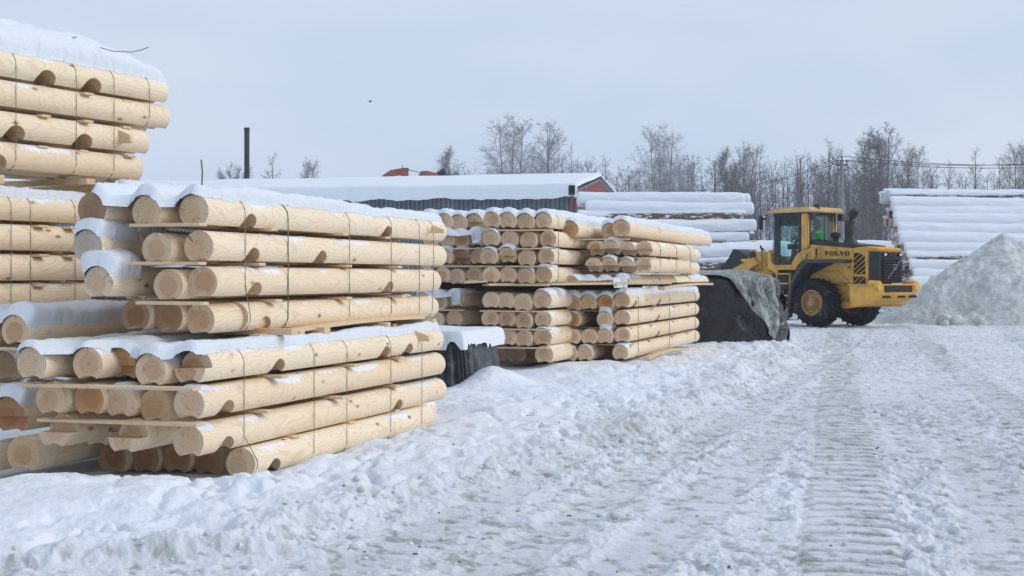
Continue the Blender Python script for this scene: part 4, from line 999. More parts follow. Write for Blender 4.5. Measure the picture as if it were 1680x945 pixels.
# chimney behind the roof
ch = at(405, 300, 92); bm = bmesh.new(); tube(bm, [(0, 0, 0), (0, 0, CAMZ+(HY-210)*92/F)], .165, 14); tube(bm, [(0, 0, CAMZ+(HY-214)*92/F), (0, 0, CAMZ+(HY-209.5)*92/F)], .185, 14)
tag(part('chimney', bm, M['chimney_black'], None, 40, loc=(ch.x, ch.y, 0)), 'tall plain black chimney pipe behind the shed roof', 'chimney')
# red ducts on the roof
du = thing('extraction_duct', 'red bent sheet-metal extraction duct on the shed roof', 'duct', (0, 0, 0))
YD = 84
bm = bmesh.new(); tube(bm, [at(618, 303, YD), at(632, 291, YD), at(643, 284, YD), at(656, 282, YD), at(664, 282, YD)], [.17, .19, .2, .2, .2], 12); part('elbow_pipe', bm, M['duct_red'], du)
bm = bmesh.new(); c = at(664, 290, YD); box(bm, c, (.42, .42, 1.0)); box(bm, c+Vector((0, 0, .42)), (.5, .5, .1)); part('riser_box', bm, M['duct_red'], du, 30, .02)
bm = bmesh.new(); tube(bm, [at(660, 277, YD), at(660.5, 270, YD)], .02, 6); part('spike', bm, M['lamp_grey'], du)
bm = bmesh.new(); tube(bm, [at(690, 290, YD), at(694, 285, YD), at(700, 285, YD), at(716, 289, YD), at(722, 291, YD)], [.16, .18, .18, .18, .16], 12); part('cross_pipe', bm, M['duct_red'], du)
bm = bmesh.new(); tube(bm, [at(672, 279, YD), at(698, 285, YD)], .025, 6); part('stay_rod', bm, M['duct_red'], du)
bm = bmesh.new(); tube(bm, [at(716, 286, YD), at(723, 284, YD), at(730, 281, YD)], [.1, .16, .2], 10); tube(bm, [at(722, 291, YD), at(722, 284, YD)], .08, 8); part('cowl', bm, M['chimney_black'], du)
# utility pole and wires
PY = 78.0
pp = at(1381, 455, PY); pole = thing('utility_pole', 'grey concrete utility pole with short crossarms and insulators', 'utility pole', (pp.x, pp.y, 0))
zt_ = CAMZ+(HY-262)*PY/F
bm = bmesh.new(); tube(bm, [(0, 0, 0), (0, 0, zt_)], [.15, .10], 10); part('post', bm, M['concrete'], pole)
bm = bmesh.new(); box(bm, (0, 0, zt_-.28), (.62, .1, .10)); box(bm, (0, 0, zt_-.55), (.40, .1, .08)); part('crossarm', bm, M['lamp_grey'], pole, 30, .01)
for x in (-.27, 0, .27):
    bm = bmesh.new(); lz = zt_-.22 if x else zt_; tube(bm, [(x, 0, lz), (x, 0, lz+.09), (x, 0, lz+.11), (x, 0, lz+.2)], [.03, .03, .065, .045], 8); part('insulator', bm, M['insulator'], pole)
def cable(p0, p1, sag, label, r=.016):
    n = 18; bm = bmesh.new(); pts = [Vector(p0).lerp(Vector(p1), i/n)-Vector((0, 0, sag*4*(i/n)*(1-i/n))) for i in range(n+1)]; tube(bm, pts, r, 4)
    tag(part('power_line', bm, M['wire'], None, 80), label, 'wire', 'power lines at the utility pole')
tops = [Vector((pp.x+x, PY, zt_+(-.02 if x else .2))) for x in (-.27, 0, .27)]
for i, q in enumerate(tops): cable(q, at((1075, 1085, 1060)[i], (320, 318, 311)[i]-4, 112), .8, f"power line running left from the utility pole, {('lowest', 'middle', 'upper')[i]} of three")
for i, q in enumerate(tops): cable(q, at(1760, (272, 268, 264)[i], 74), .25, f"power line running right from the utility pole, {('lowest', 'middle', 'upper')[i]} of three")
for i in range(2): cable(at(1570, 310+i*3, 96), at(1760, 279+i*4, 80), .5, f"lower power line at the far right above the log pile, {'upper' if i == 0 else 'lower'} one")
# small bird in the sky
bm = bmesh.new(); tube(bm, [(-.14, 0, 0), (-.07, 0, 0), (0, 0, .0), (.1, 0, .015), (.15, 0, .02), (.19, 0, .012)], [.012, .035, .05, .04, .026, .004], 8)
for s in (-1, 1):
    w = [bm.verts.new((.07, s*.03, .03)), bm.verts.new((-.05, s*.03, .03)), bm.verts.new((-.06, s*.2, .12)), bm.verts.new((-.10, s*.36, .16)), bm.verts.new((.03, s*.2, .13))]; w2 = [bm.verts.new(v.co-Vector((0, 0, .012))) for v in w]
    bm.faces.new(w); bm.faces.new(w2[::-1])
    for i in range(5): bm.faces.new((w[i], w2[i], w2[(i+1) % 5], w[(i+1) % 5]))
tag(part('bird', bm, M['dark_cloth'], None, 40, loc=at(607, 167, 60), rotz=.6), 'small dark bird flying in the grey sky above the shed', 'bird'); bpy.data.objects['bird'].scale = (.42, .42, .42)
# ------------------------------------------------------------------ bare trees
def tree_meshes(seed, H=10., spread=1., droop=.5, nb=30, forks=1, twigs=6):
    r = random.Random(seed); tb = bmesh.new(); cb = bmesh.new()
    for f in range(forks):
        pts = []; lean = r.uniform(-.06, .06)+(f-(forks-1)/2)*.14; x = (f-(forks-1)/2)*.12; y = 0
        for i in range(9):
            pts.append(Vector((x, y, H*i/8))); x += lean*H/8*.6+r.uniform(-.04, .04); y += r.uniform(-.06, .06)
        r0 = .115/forks**.4
        tube(tb, pts, [r0*(1-i/8)**.85+.010 for i in range(9)], 6)
        for b in range(nb):
            t_ = .20+.78*(b/nb)**.85*r.uniform(.93, 1.04); t_ = min(t_, .985); i = min(7, int(t_*8)); p0 = pts[i].lerp(pts[i+1], t_*8-i)
            az = r.uniform(0, 6.283); up = r.uniform(.85, 1.4)+(0 if droop > .45 else .5); Lb = H*(.05+.28*spread*(1-t_)**.7*(min(1, t_/.32)**.7))*r.uniform(.7, 1.2)
            dr = Vector((math.cos(az), math.sin(az), up)).normalized(); bp = [p0]; d = dr.copy(); n = 5
            for k in range(n):
                d = (d+Vector((r.uniform(-.15, .15), r.uniform(-.15, .15), .10-droop*.25*(k/n)))).normalized(); bp.append(bp[-1]+d*Lb/n)
            rb = .010+.018*(1-t_); tube(cb, bp, [rb*(1-k/n*.8) for k in range(n+1)], 3, False)
            for s_ in range(twigs):
                q = r.uniform(.25, 1.); k = min(n-1, int(q*n)); p1 = bp[k].lerp(bp[k+1], q*n-k)
                d2 = (d+Vector((r.uniform(-1, 1), r.uniform(-1, 1), r.uniform(-.5, .7)))).normalized(); l2 = Lb*r.uniform(.25, .5)*(1.1-q*.5); t2 = [p1]
                for k2 in range(3):
                    d2 = (d2+Vector((r.uniform(-.2, .2), r.uniform(-.2, .2), -.28*droop))).normalized(); t2.append(t2[-1]+d2*l2/3)
                tube(cb, t2, [.0095, .008, .006, .004], 3, False)
                for s3 in range(4):
                    k3 = r.randrange(1, 4); d3 = (d2+Vector((r.uniform(-.9, .9), r.uniform(-.9, .9), r.uniform(-.6, .5)-droop*.5))).normalized(); l3 = l2*r.uniform(.3, .65)
                    m3 = t2[k3]+d3*l3*.5; tube(cb, [t2[k3], m3, m3+(d3+Vector((0, 0, -.35*droop))).normalized()*l3*.5], [.006, .005, .003], 3, False)
    a = bm_mesh('trunk', tb, 60); b = bm_mesh('crown', cb, None); a.materials.append(M['birch_trunk']); return a, b
protos = [tree_meshes(1, 10, 1.15, .55, 44, 3, 9), tree_meshes(2, 10, .9, .5, 50, 2, 9), tree_meshes(3, 10, .62, .2, 30, 1, 6), tree_meshes(4, 10, 1.05, .3, 30, 2, 6), tree_meshes(5, 10, .8, .2, 26, 3, 5), tree_meshes(6, 10, 1.2, .15, 24, 2, 6), tree_meshes(7, 10, 1.25, .3, 46, 2, 10), tree_meshes(8, 10, 1.05, .28, 46, 3, 9)]
for k, (a, b) in enumerate(protos): b.materials.append(M['twig_frost' if k in (0, 1) else 'twig'])
rt = random.Random(21)
def tree(px, ytop, Y, k, wid=1., label=None, group=None):
    z = CAMZ-(ytop-HY)*Y/F; s = z/10.; X = (px-CX)*Y/F
    o = thing('birch_tree' if k in (0, 1) else 'bare_tree', label, 'tree', (X, Y, 0), rt.uniform(0, 6.28), group); o.scale = (s*wid, s*wid, s)
    link('trunk', protos[k][0], None, o); link('crown', protos[k][1], None, o)
G1 = 'bare trees standing out of the treeline'
named = [(840, 199, 112, 0, 1.05, 'tallest frosted birch above the long shed roof'), (898, 207, 116, 1, 1., 'slender frosted birch just right of the tallest one above the shed'), (1084, 215, 114, 0, .95, 'frosted drooping birch above the log pile left of the loader'), (1226, 248, 118, 3, .95, 'dense round-topped bare tree above the loader front'), (1190, 255, 121, 3, .8, 'smaller bare tree just left of the dense one above the loader'),
         (1362, 232, 118, 2, 1.1, 'pale thin birch just left of the utility pole'), (1447, 219, 112, 4, 1.1, 'tall dark bare tree just right of the utility pole'), (1424, 235, 116, 3, .9, 'dark bare tree between utility pole and the tallest right one'), (1496, 250, 118, 3, .8, 'round dark bare tree over the left end of the right log pile'), (1600, 249, 122, 2, 1., 'lone thin bare tree above the middle of the right log pile'), (1676, 246, 116, 3, .8, 'bare tree cut by the right picture edge'),
         (445, 258, 130, 2, 1.2, 'small bare tree behind the roof right of the black chimney'), (506, 272, 132, 3, .7, 'tiny bare treetop farther right of the black chimney'), (393, 276, 130, 4, .7, 'tiny bare treetop hard against the black chimney'), (362, 288, 130, 3, .6, 'lowest treetop left of the black chimney'), (736, 254, 122, 3, .8, 'bare treetop just right of the red roof duct'), (938, 241, 122, 2, .7, 'thin bare tree right of the two frosted birches'), (1312, 268, 124, 2, .9, 'thin pole-like bare tree midway above the loader cab'), (1132, 260, 124, 1, .8, 'bushy pale tree right of the frosted drooping birch')]
for px, yt, Y, k, w, lab in named: tree(px, yt, Y, {3: 6, 4: 7}.get(k, k), w, lab, G1)
segs = [(700, 830, 270, 285, 6, 'behind the shed roof, left of the tallest birch'), (850, 1010, 252, 285, 11, 'behind the shed ridge, right of the tallest birch'), (1010, 1180, 262, 292, 10, 'behind the log pile left of the loader'), (1180, 1300, 262, 300, 9, 'behind the loader front and cab'), (1300, 1450, 240, 300, 17, 'behind the loader around the utility pole'), (1450, 1690, 255, 300, 14, 'behind the big log pile on the right')]
for a, b, y0, y1, n, where in segs:
    for i in range(n):
        px = a+(b-a)*(i+rt.random())/n
        tree(px, y0+(y1-y0)*rt.random()**.7, rt.uniform(118, 150), rt.choice((2, 3, 4, 4, 5, 5)), rt.uniform(.8, 1.3), 'thin grey bare tree in the thicket '+where, 'bare trees of the thicket '+where)
# far brush that reads as one mass
bm = bmesh.new(); r5 = random.Random(5)
for i in range(500):
    px = r5.uniform(690, 1720); Y = r5.uniform(135, 175); x = (px-CX)*Y/F; h = r5.uniform(2.5, 6)*(1.0 if px > 1180 else .85)
    lean = r5.uniform(-.15, .15); tube(bm, [(x, Y, 0), (x+lean*h*.5+r5.uniform(-.2, .2), Y, h*.55), (x+lean*h+r5.uniform(-.3, .3), Y, h)], [.04, .025, .008], 3, False)
    for j in range(4):
        z0 = h*r5.uniform(.25, .85); sx = r5.choice((-1, 1)); tube(bm, [(x+lean*z0, Y, z0), (x+lean*z0+sx*r5.uniform(.2, .8), Y+r5.uniform(-.5, .5), z0+r5.uniform(.3, 1.1))], [.018, .006], 3, False)
tag(part('far_brush', bm, M['wood_mass'], None, None), 'grey leafless brush of the far wood behind the yard', 'brush', None, 'stuff')

# ------------------------------------------------------------------ wheel loader
OX, OY = 9.065, 40.77; OZ = .08; RZ = rad(-48)
LX = Vector((math.cos(RZ), math.sin(RZ), 0)); LY = Vector((-math.sin(RZ), math.cos(RZ), 0))
def lp(px, py, y):
    """picture point on the loader's plane y -> its own (x, z)"""
    d = Vector(((px-CX)/F, 1, -(py-HY)/F)); o = Vector((0, 0, CAMZ)); O = Vector((OX, OY, OZ))
    t_ = ((O-o).dot(LY)+y)/d.dot(LY); P = o+d*t_-O; return (P.dot(LX), P.z)
def z8(pts, y): return [lp(1230+a/4.5, 330+b/4.5, y) for a, b in pts]
ldr = thing('wheel_loader', 'dirty yellow wheel loader with dark grille and cab, parked behind the log stacks', 'wheel loader', (OX, OY, OZ), RZ)
def lpart(name, bm, mat, bevel=.012, parent=None, ang=35): return part(name, bm, M[mat], parent or ldr, ang, bevel)
# wheels
RT = .675
def wheel_set(x, y, s):
    hub = bmesh.new(); lathe_y(hub, [(0, s*.30), (.10, s*.30), (.12, s*.27), (.14, s*.20), (.16, s*.20), (.16, -s*.15), (0, -s*.15)], 24)
    for k in range(10):
        a = k*.628; box(hub, (.125*math.cos(a), s*.235, .125*math.sin(a)), (.03, .06, .03))
    w = part('wheel', hub, M['rim_paint'], ldr, 40, 0, 2, (x, y, RT))
    b = bmesh.new(); lathe_y(b, [(.345, s*.235), (.352, s*.25), (.335, s*.255), (.31, s*.235), (.30, s*.16), (.25, s*.13), (.17, s*.15), (.10, s*.15), (.10, s*.10), (.27, s*.02), (.30, -s*.2), (.345, -s*.235)], 40); part('rim', b, M['rim_paint'], w, 40)
    b = bmesh.new(); pr = [(.34, .20), (.36, .235), (.42, .262), (.50, .27), (.57, .258), (.61, .235), (.625, .20), (.63, .1), (.63, -.1), (.625, -.20), (.61, -.235), (.57, -.258), (.50, -.27), (.42, -.262), (.36, -.235), (.34, -.20)]
    lathe_y(b, [(r_, s*y_) for r_, y_ in pr], 60)
    n = 22
    for k in range(n):
        for side in (-1, 1):
            a0 = 2*math.pi*(k+(.5 if side > 0 else 0))/n; qs = []
            for f, wy in ((0, .02), (.45, .13), (1, .268)):
                a = a0+.20*f*1.1; rr_ = RT if f < .9 else RT-.03; qs.append((a, side*wy, rr_))
            hw = .052; A = []
            for a, yy, rr_ in qs:
                A.append([b.verts.new((r_*math.cos(a+e_), yy, r_*math.sin(a+e_))) for r_, e_ in ((.60, -hw), (rr_, -hw*.8), (rr_, hw*.8), (.60, hw))])
            for P_, Q_ in zip(A, A[1:]):
                for j in range(4): b.faces.new((P_[j], P_[(j+1) % 4], Q_[(j+1) % 4], Q_[j]))
            b.faces.new(A[0]); b.faces.new(A[-1][::-1])
            a, yy, rr_ = qs[-1]; T2 = [b.verts.new((r_*math.cos(a+e_), side*y3, r_*math.sin(a+e_))) for r_, e_, y3 in ((.56, -hw*.6, .266), (.56, hw*.6, .266))]
            b.faces.new((A[-1][1], A[-1][2], T2[1], T2[0]))
    part('tyre', b, M['tyre_rubber'], w, 40)
for x in (0, -2.9):
    for s in (-1, 1): wheel_set(x, s*.93, s)
# rear frame and hood
b = bmesh.new(); prism(b, [(-1.0, .70), (-1.0, 1.30), (1.3, 1.30), (1.3, .78), (.5, .60), (-.5, .60)], -.46, .46); lpart('rear_frame', b, 'yellow_paint')
b = bmesh.new(); tube(b, [(0, -.8, RT), (0, .8, RT)], .17, 16); tube(b, [(-2.9, -.8, RT), (-2.9, .8, RT)], .17, 16); box(b, (-2.0, 0, .95), (.9, .36, .5)); lpart('axle', b, 'grey_black_paint', 0)
HS = -.60
hp = z8([(425, 318), (765, 348), (800, 338), (872, 333), (880, 345), (880, 600), (860, 612), (525, 612), (425, 560)], HS)
b = bmesh.new(); prism(b, hp, HS, .60); lpart('hood', b, 'yellow_paint', .03)
def side_plate(name, pts, y, th, mat, parent=None, bevel=.006):
    b = bmesh.new(); prism(b, z8(pts, y), y-th, y+.004); return lpart(name, b, mat, bevel, parent)
# panel gaps on the hood side
def seam(pts, y, w=.014):
    b = bmesh.new()
    q = z8(pts, y)
    for (x0, z0), (x1, z1) in zip(q, q[1:]): tube(b, [(x0, y-.001, z0), (x1, y-.001, z1)], w/2, 4)
    lpart('panel_seam', b, 'dark_vent', 0)
seam([(525, 325), (525, 515), (655, 515), (728, 585), (728, 610)], HS); seam([(765, 350), (765, 380)], HS); seam([(765, 610), (765, 545)], HS); seam([(640, 590), (728, 612), (855, 612)], HS)
v = side_plate('side_vent', [(768, 385), (800, 380), (850, 405), (855, 540), (768, 540)], HS, .004, 'dark_vent')
v2 = side_plate('side_vent', [(768, 556), (855, 556), (855, 608), (768, 608)], HS, .004, 'dark_vent')
b = bmesh.new()
for p0, p1 in (((770, 430), (818, 385)), ((770, 470), (845, 400)), ((770, 508), (852, 432)), ((772, 540), (853, 468)), ((810, 540), (853, 505)), ((770, 600), (815, 558)), ((800, 608), (850, 560))):
    (x0, z0), (x1, z1) = z8([p0, p1], HS-.008); tube(b, [(x0, HS-.008, z0), (x1, HS-.008, z1)], .013, 4)
lpart('vent_slat', b, 'yellow_paint', 0)
b = bmesh.new(); x0, z0 = z8([(738, 488)], HS)[0]; lathe_y(b, [(0, HS-.01), (.03, HS-.01), (.03, HS)], 12, (x0, 0, z0)); 
q = z8([(488, 350), (496, 350), (496, 404), (488, 404)], HS-.004); prism(b, q, HS-.03, HS); lpart('hood_latch', b, 'dark_vent', 0)
# black deck, exhaust, air cleaner
b = bmesh.new(); q = z8([(430, 292), (560, 294), (835, 326), (830, 336), (766, 349), (425, 319)], -.58); prism(b, q, -.58, .56); lpart('hood_deck', b, 'grey_black_paint', .02)
b = bmesh.new(); xe, ze = lp(1230+742/4.5, 330+310/4.5, 0)
e_top = [lp(1230+a/4.5, 330+c/4.5, 0) for a, c in ((742, 312), (742, 285), (739, 240), (737, 180), (739, 145), (750, 112), (768, 86), (788, 62))]
tube(b, [(p[0], 0, p[1]) for p in e_top], [.23, .16, .135, .13, .13, .13, .125, .10], 16); lpart('exhaust_stack', b, 'grey_black_paint', 0, None, 60)
b = bmesh.new(); xa, za = lp(1230+636/4.5, 330+300/4.5, .25); tube(b, [(xa, .25, za-.1), (xa, .25, za+.12), (xa, .25, za+.13), (xa, .25, za+.24), (xa, .25, za+.27)], [.09, .09, .15, .15, .08], 14); lpart('air_cleaner', b, 'grey_black_paint', 0)
# rear shroud, grille, lamps
x_r = 1.74; b = bmesh.new()
zb_, zt_2 = z8([(880, 600)], HS)[0][1], z8([(900, 372)], HS)[0][1]
pr_top = [(1.44, -.61), (1.62, -.61), (1.70, -.585), (1.75, -.50), (1.76, 0), (1.75, .50), (1.70, .585), (1.62, .61), (1.44, .61)]
prism(b, pr_top, zb_-.02, zt_2, 'z'); lpart('rear_shroud', b, 'grey_black_paint', .03)
b = bmesh.new(); prism(b, [(.90, -.605), (1.60, -.61), (1.72, -.56), (1.77, -.40), (1.78, 0), (1.77, .40), (1.72, .56), (1.60, .61), (.90, .605)], zt_2-.01, zt_2+.105, 'z'); lpart('hood_lid', b, 'yellow_paint', .045)
gr = bmesh.new(); zl = [zb_+.04+i*(zt_2-zb_-.24)/8 for i in range(9)]
box(gr, (x_r+.012, 0, (zl[0]+zl[-1])/2), (.05, .86, zl[-1]-zl[0]+.08))
gro = lpart('grille', gr, 'dark_vent', .005)
b = bmesh.new()
for z in zl: box(b, (x_r+.055, 0, z), (.075, .90, .038), Matrix.Rotation(.35, 3, 'Y'))
lpart('grille_bar', b, 'grey_black_paint', .006, gro)
for s in (-1, 1):
    b = bmesh.new(); box(b, (x_r+.035, s*.36, zl[-1]+.12), (.06, .15, .085)); h = lpart('work_lamp', b, 'grey_black_paint', .012)
    b = bmesh.new(); box(b, (x_r+.07, s*.36, zl[-1]+.12), (.016, .10, .055)); lpart('lamp_lens', b, 'lamp_glass', .004, h)
b = bmesh.new(); box(b, (x_r+.03, 0, zl[-1]+.12), (.05, .40, .10)); lpart('centre_grating', b, 'dark_vent', .01)
b = bmesh.new(); tube(b, [(x_r+.10, -.30, zl[0]+.06), (x_r+.10, .40, zl[-1]+.05)], .008, 6)
for k in range(16):
    a0, a1 = k*math.pi/8, (k+1)*math.pi/8; tube(b, [(x_r+.105, .02+.075*math.cos(a0), (zl[0]+zl[-1])/2+.08+.075*math.sin(a0)), (x_r+.105, .02+.075*math.cos(a1), (zl[0]+zl[-1])/2+.08+.075*math.sin(a1))], .010, 5)
lpart('badge', b, 'chrome', 0)
# counterweight
b = bmesh.new(); cw = [(1.10, -1.02), (1.65, -1.08), (1.88, -1.04), (1.96, -.90), (1.98, 0), (1.96, .88), (1.88, 1.0), (1.65, 1.02), (1.10, 1.0)]
lay = [(1.27, 1.0, 1.0), (1.02, 1.0, 1.0), (.84, .80, .975), (.66, .45, .94)]
rg = [[b.verts.new((1.10+(x-1.10)*fx, y*fy, z-OZ)) for x, y in cw] for z, fx, fy in lay]
b.faces.new(rg[0]); b.faces.new(rg[-1][::-1])
for A, B_ in zip(rg, rg[1:]):
    for k in range(len(cw)): b.faces.new((A[k], A[(k+1) % len(cw)], B_[(k+1) % len(cw)], B_[k]))
cwt = lpart('counterweight', b, 'yellow_paint', .03)
for s in (-1, 1):
    b = bmesh.new(); bmesh.ops.create_cone(b, cap_ends=True, segments=20, radius1=.165, radius2=.15, depth=.34, matrix=Matrix.Translation((1.82, s*.88, 1.13)) @ Matrix.Rotation(math.pi/2, 4, 'Y')); lpart('lamp_pod', b, 'yellow_paint', .03, cwt)
b = bmesh.new(); box(b, (1.95, .0, 1.06), (.10, 1.30, .17)); lpart('rear_slot', b, 'dark_vent', .01, cwt)
for yy in (-.45, .25, .8):
    b = bmesh.new(); box(b, (1.84, yy, .885), (.20, .34, .05), Matrix.Rotation(.6, 3, 'Y')); lpart('rear_recess', b, 'dark_vent', .01, cwt)
b = bmesh.new(); prism(b, [(-.3, .58), (-.25, .70), (1.3, .70), (1.3, .60), (.7, .52)], -.62, -.52); lpart('side_rail', b, 'yellow_paint')
# fenders
for s in (-1, 1):
    fp = z8([(682, 434), (672, 428), (430, 430), (398, 440), (348, 500), (300, 600), (282, 680), (280, 800), (296, 802), (302, 690), (325, 600), (385, 500), (432, 456), (672, 458)], -1.18)
    b = bmesh.new(); prism(b, fp, s*1.20, s*.66); lpart('fender', b, 'fender_plastic', .02)
    b = bmesh.new(); prism(b, z8([(430, 456), (590, 458), (500, 500), (420, 540), (345, 640), (310, 780), (300, 790), (305, 680), (330, 600), (385, 505)], -.9), s*.70, s*.66); lpart('fender_skirt', b, 'grey_black_paint', .006)
    b = bmesh.new(); prism(b, [(-3.6, 1.1), (-3.3, 1.42), (-2.4, 1.42), (-2.25, 1.3), (-2.25, 1.36), (-2.38, 1.48), (-3.33, 1.48), (-3.68, 1.12)], s*1.18, s*.66); lpart('front_fender', b, 'fender_plastic', .012)
# cab
CY = -.70
def cabz(pts, y=CY): return z8(pts, y)
cp = cabz([(128, 362), (152, 374), (160, 448), (178, 470), (292, 470), (352, 382), (378, 372), (378, 362), (478, 340), (478, 428), (398, 434), (356, 470), (338, 508), (205, 508), (205, 532), (190, 532), (132, 500)])
for s in (-1, 1):
    b = bmesh.new(); prism(b, cp, s*.705, s*.62); lpart('cab_side_panel', b, 'yellow_paint', .015)
xf, zf = cp[0]; x_b = cabz([(428, 340)])[0][0]; xfr = cabz([(160, 300)])[0][0]; zroof = cabz([(120, 92)], -.78)[0][1]; zl0 = cp[3][1]
b = bmesh.new(); box(b, ((xf+x_b)/2, 0, zl0-.06), (x_b-xf-.02, 1.23, .12)); box(b, ((xf+x_b)/2+.1, 0, zl0-.32), (x_b-xf-.3, 1.0, .40)); lpart('cab_floor', b, 'grey_black_paint', .01)
b = bmesh.new(); box(b, (x_b-.04, 0, (zl0+cabz([(430, 300)])[0][1])/2), (.08, 1.23, cabz([(430, 300)])[0][1]-zl0)); lpart('cab_rear_panel', b, 'grey_black_paint', .01)
b = bmesh.new(); box(b, (xf+.10, 0, zl0+.10), (.1, 1.1, .30)); lpart('cab_front_panel', b, 'yellow_paint', .015)
for s in (-1, 1):
    b = bmesh.new(); q = cabz([(378, 92), (425, 88), (428, 345), (378, 366)]); prism(b, q, s*.705, .50 if s > 0 else -.60); lpart('rear_pillar', b, 'yellow_paint', .02)
    # door with its glass
    o_ = cabz([(206, 100), (376, 94), (377, 368), (350, 378), (292, 464), (206, 466)]); i_ = cabz([(222, 112), (361, 106), (361, 362), (338, 372), (282, 450), (222, 452)])
    b = bmesh.new(); n = len(o_); F_ = []
    for y in (s*.715, s*.665): F_.append(([b.verts.new((x, y, z)) for x, z in o_], [b.verts.new((x, y, z)) for x, z in i_]))
    for k in range(n):
        j = (k+1) % n
        for (oo, ii) in F_: b.faces.new((oo[k], oo[j], ii[j], ii[k]))
        b.faces.new((F_[0][0][k], F_[0][0][j], F_[1][0][j], F_[1][0][k])); b.faces.new((F_[0][1][k], F_[0][1][j], F_[1][1][j], F_[1][1][k]))
    dr = lpart('door', b, 'grey_black_paint', 0)
    b = bmesh.new(); prism(b, i_, s*.694, s*.688); lpart('pane', b, 'clear_glass', 0, dr)
    b = bmesh.new(); q = cabz([(303, 436), (312, 428), (326, 432), (322, 440), (312, 442), (310, 470), (302, 468)]); prism(b, q, s*.745, s*.72); lpart('handle', b, 'grey_black_paint', .004, dr)
    b = bmesh.new(); q = cabz([(188, 98), (207, 98), (207, 466), (180, 466), (172, 450)]); prism(b, q, s*.70, s*.64); lpart('front_pillar', b, 'grey_black_paint', .01)
    b = bmesh.new(); q = cabz([(160, 112), (188, 106), (182, 440), (168, 440), (152, 360)]); prism(b, q, s*.62, s*.612); lpart('quarter_pane', b, 'tinted_glass', 0)
    # mirror
    b = bmesh.new(); q = z8([(84, 108), (100, 104), (108, 120), (100, 208), (84, 214)], -.98); prism(b, q, s*1.10, s*.86); m_ = lpart('mirror', b, 'grey_black_paint', .02)
    (x0, z0), = z8([(112, 165)], -.95); b = bmesh.new(); box(b, (x0-.01, s*.97, z0+.02), (.012, .09, .40)); lpart('mirror_glass', b, 'lamp_glass', 0, m_)
    b = bmesh.new(); (x1, z1), = z8([(125, 100)], -.8); tube(b, [(x1, s*.74, z1-.02), (x0-.08, s*.97, z1-.04), (x0-.08, s*.97, z0+.2)], .016, 6); lpart('mirror_arm', b, 'grey_black_paint', 0, m_)
xw = cabz([(154, 300)])[0][0]
b = bmesh.new(); prism(b, [(xw+.14, zl0+.12), (xw+.02, zf-.05), (xw, zf+.3), (xw+.06, zroof-.02), (xw+.07, zroof-.02), (xw+.01, zf+.3), (xw+.03, zf-.05), (xw+.15, zl0+.12)], -.60, .60); lpart('windscreen', b, 'tinted_glass', 0)
zw0 = cabz([(430, 298)])[0][1]
b = bmesh.new(); box(b, (x_b-.012, 0, (zw0+zroof)/2), (.008, 1.20, zroof-zw0-.06)); lpart('rear_window', b, 'tinted_glass', 0)
b = bmesh.new()
for yy in (-.585, .585): box(b, (x_b-.01, yy, (zw0+zroof)/2), (.03, .05, zroof-zw0-.04))
box(b, (x_b-.01, 0, zroof-.06), (.03, 1.16, .07)); box(b, (x_b-.01, 0, zw0+.03), (.03, 1.16, .06)); box(b, (x_b-.01, .08, (zw0+zroof)/2), (.02, .018, zroof-zw0-.1)); lpart('rear_window_frame', b, 'grey_black_paint', .004)
xr0 = z8([(118, 75)], -.78)[0][0]; xr1 = z8([(440, 72)], -.78)[0][0]
b = bmesh.new(); prism(b, [(xr0, zroof+.00), (xr0+.03, zroof+.05), (xr0+.30, zroof+.13), (xr1-.1, zroof+.15), (xr1+.02, zroof+.11), (xr1+.02, zroof+.0)], -.79, .79); lpart('cab_roof', b, 'roof_cream', .03)
b = bmesh.new(); box(b, ((xfr+x_b)/2, 0, zroof-.05), (x_b-xfr-.04, 1.30, .09)); box(b, (xfr+.30, -.0, zroof-.22), (.30, 1.2, .26)); lpart('headliner', b, 'grey_black_paint', .01)
for s in (-1, 1):
    b = bmesh.new(); box(b, (xr1+.03, s*.66, zroof-.12), (.12, .15, .20)); lpart('rear_work_lamp', b, 'grey_black_paint', .015)
b = bmesh.new(); tube(b, [(xr1-.06, -.35, zroof+.1), (xr1-.06, -.35, zroof+.23)], [.08, .07], 12); lpart('beacon', b, 'grey_black_paint', .01)
# inside the cab
sx = -.95
b = bmesh.new(); box(b, (sx, 0, zl0+.22), (.46, .48, .34)); box(b, (sx, 0, zl0+.46), (.50, .50, .14)); box(b, (sx+.24, 0, zl0+.60), (.10, .42, .26), Matrix.Rotation(.12, 3, 'Y')); lpart('seat', b, 'seat_cloth', .03)
b = bmesh.new(); tube(b, [(xw+.22, 0, zl0), (xw+.30, 0, zl0+.45), (xw+.40, 0, zl0+.72)], [.08, .06, .035], 8); box(b, (xw+.26, 0, zl0+.52), (.14, .34, .16)); lpart('steering_column', b, 'grey_black_paint', 0)
sw = bmesh.new(); MW = Matrix.Translation((xw+.41, 0, zl0+.74)) @ Matrix.Rotation(-.55, 4, 'Y')
for k in range(20):
    a0, a1 = k*math.pi/10, (k+1)*math.pi/10; tube(sw, [MW @ Vector((.20*math.cos(a0), .20*math.sin(a0), 0)), MW @ Vector((.20*math.cos(a1), .20*math.sin(a1), 0))], .017, 6)
for a0 in (.5, 2.6, 4.7): tube(sw, [MW @ Vector((0, 0, -.02)), MW @ Vector((.2*math.cos(a0), .2*math.sin(a0), 0))], .014, 6)
lpart('steering_wheel', sw, 'seat_cloth', 0)
b = bmesh.new(); box(b, (sx-.05, .40, zl0+.42), (.7, .18, .5)); tube(b, [(xw+.1, -.52, zl0), (xw+.1, -.52, zl0+.95), (xw+.17, -.52, zl0+1.0)], .018, 6); lpart('side_console', b, 'grey_black_paint', .02)
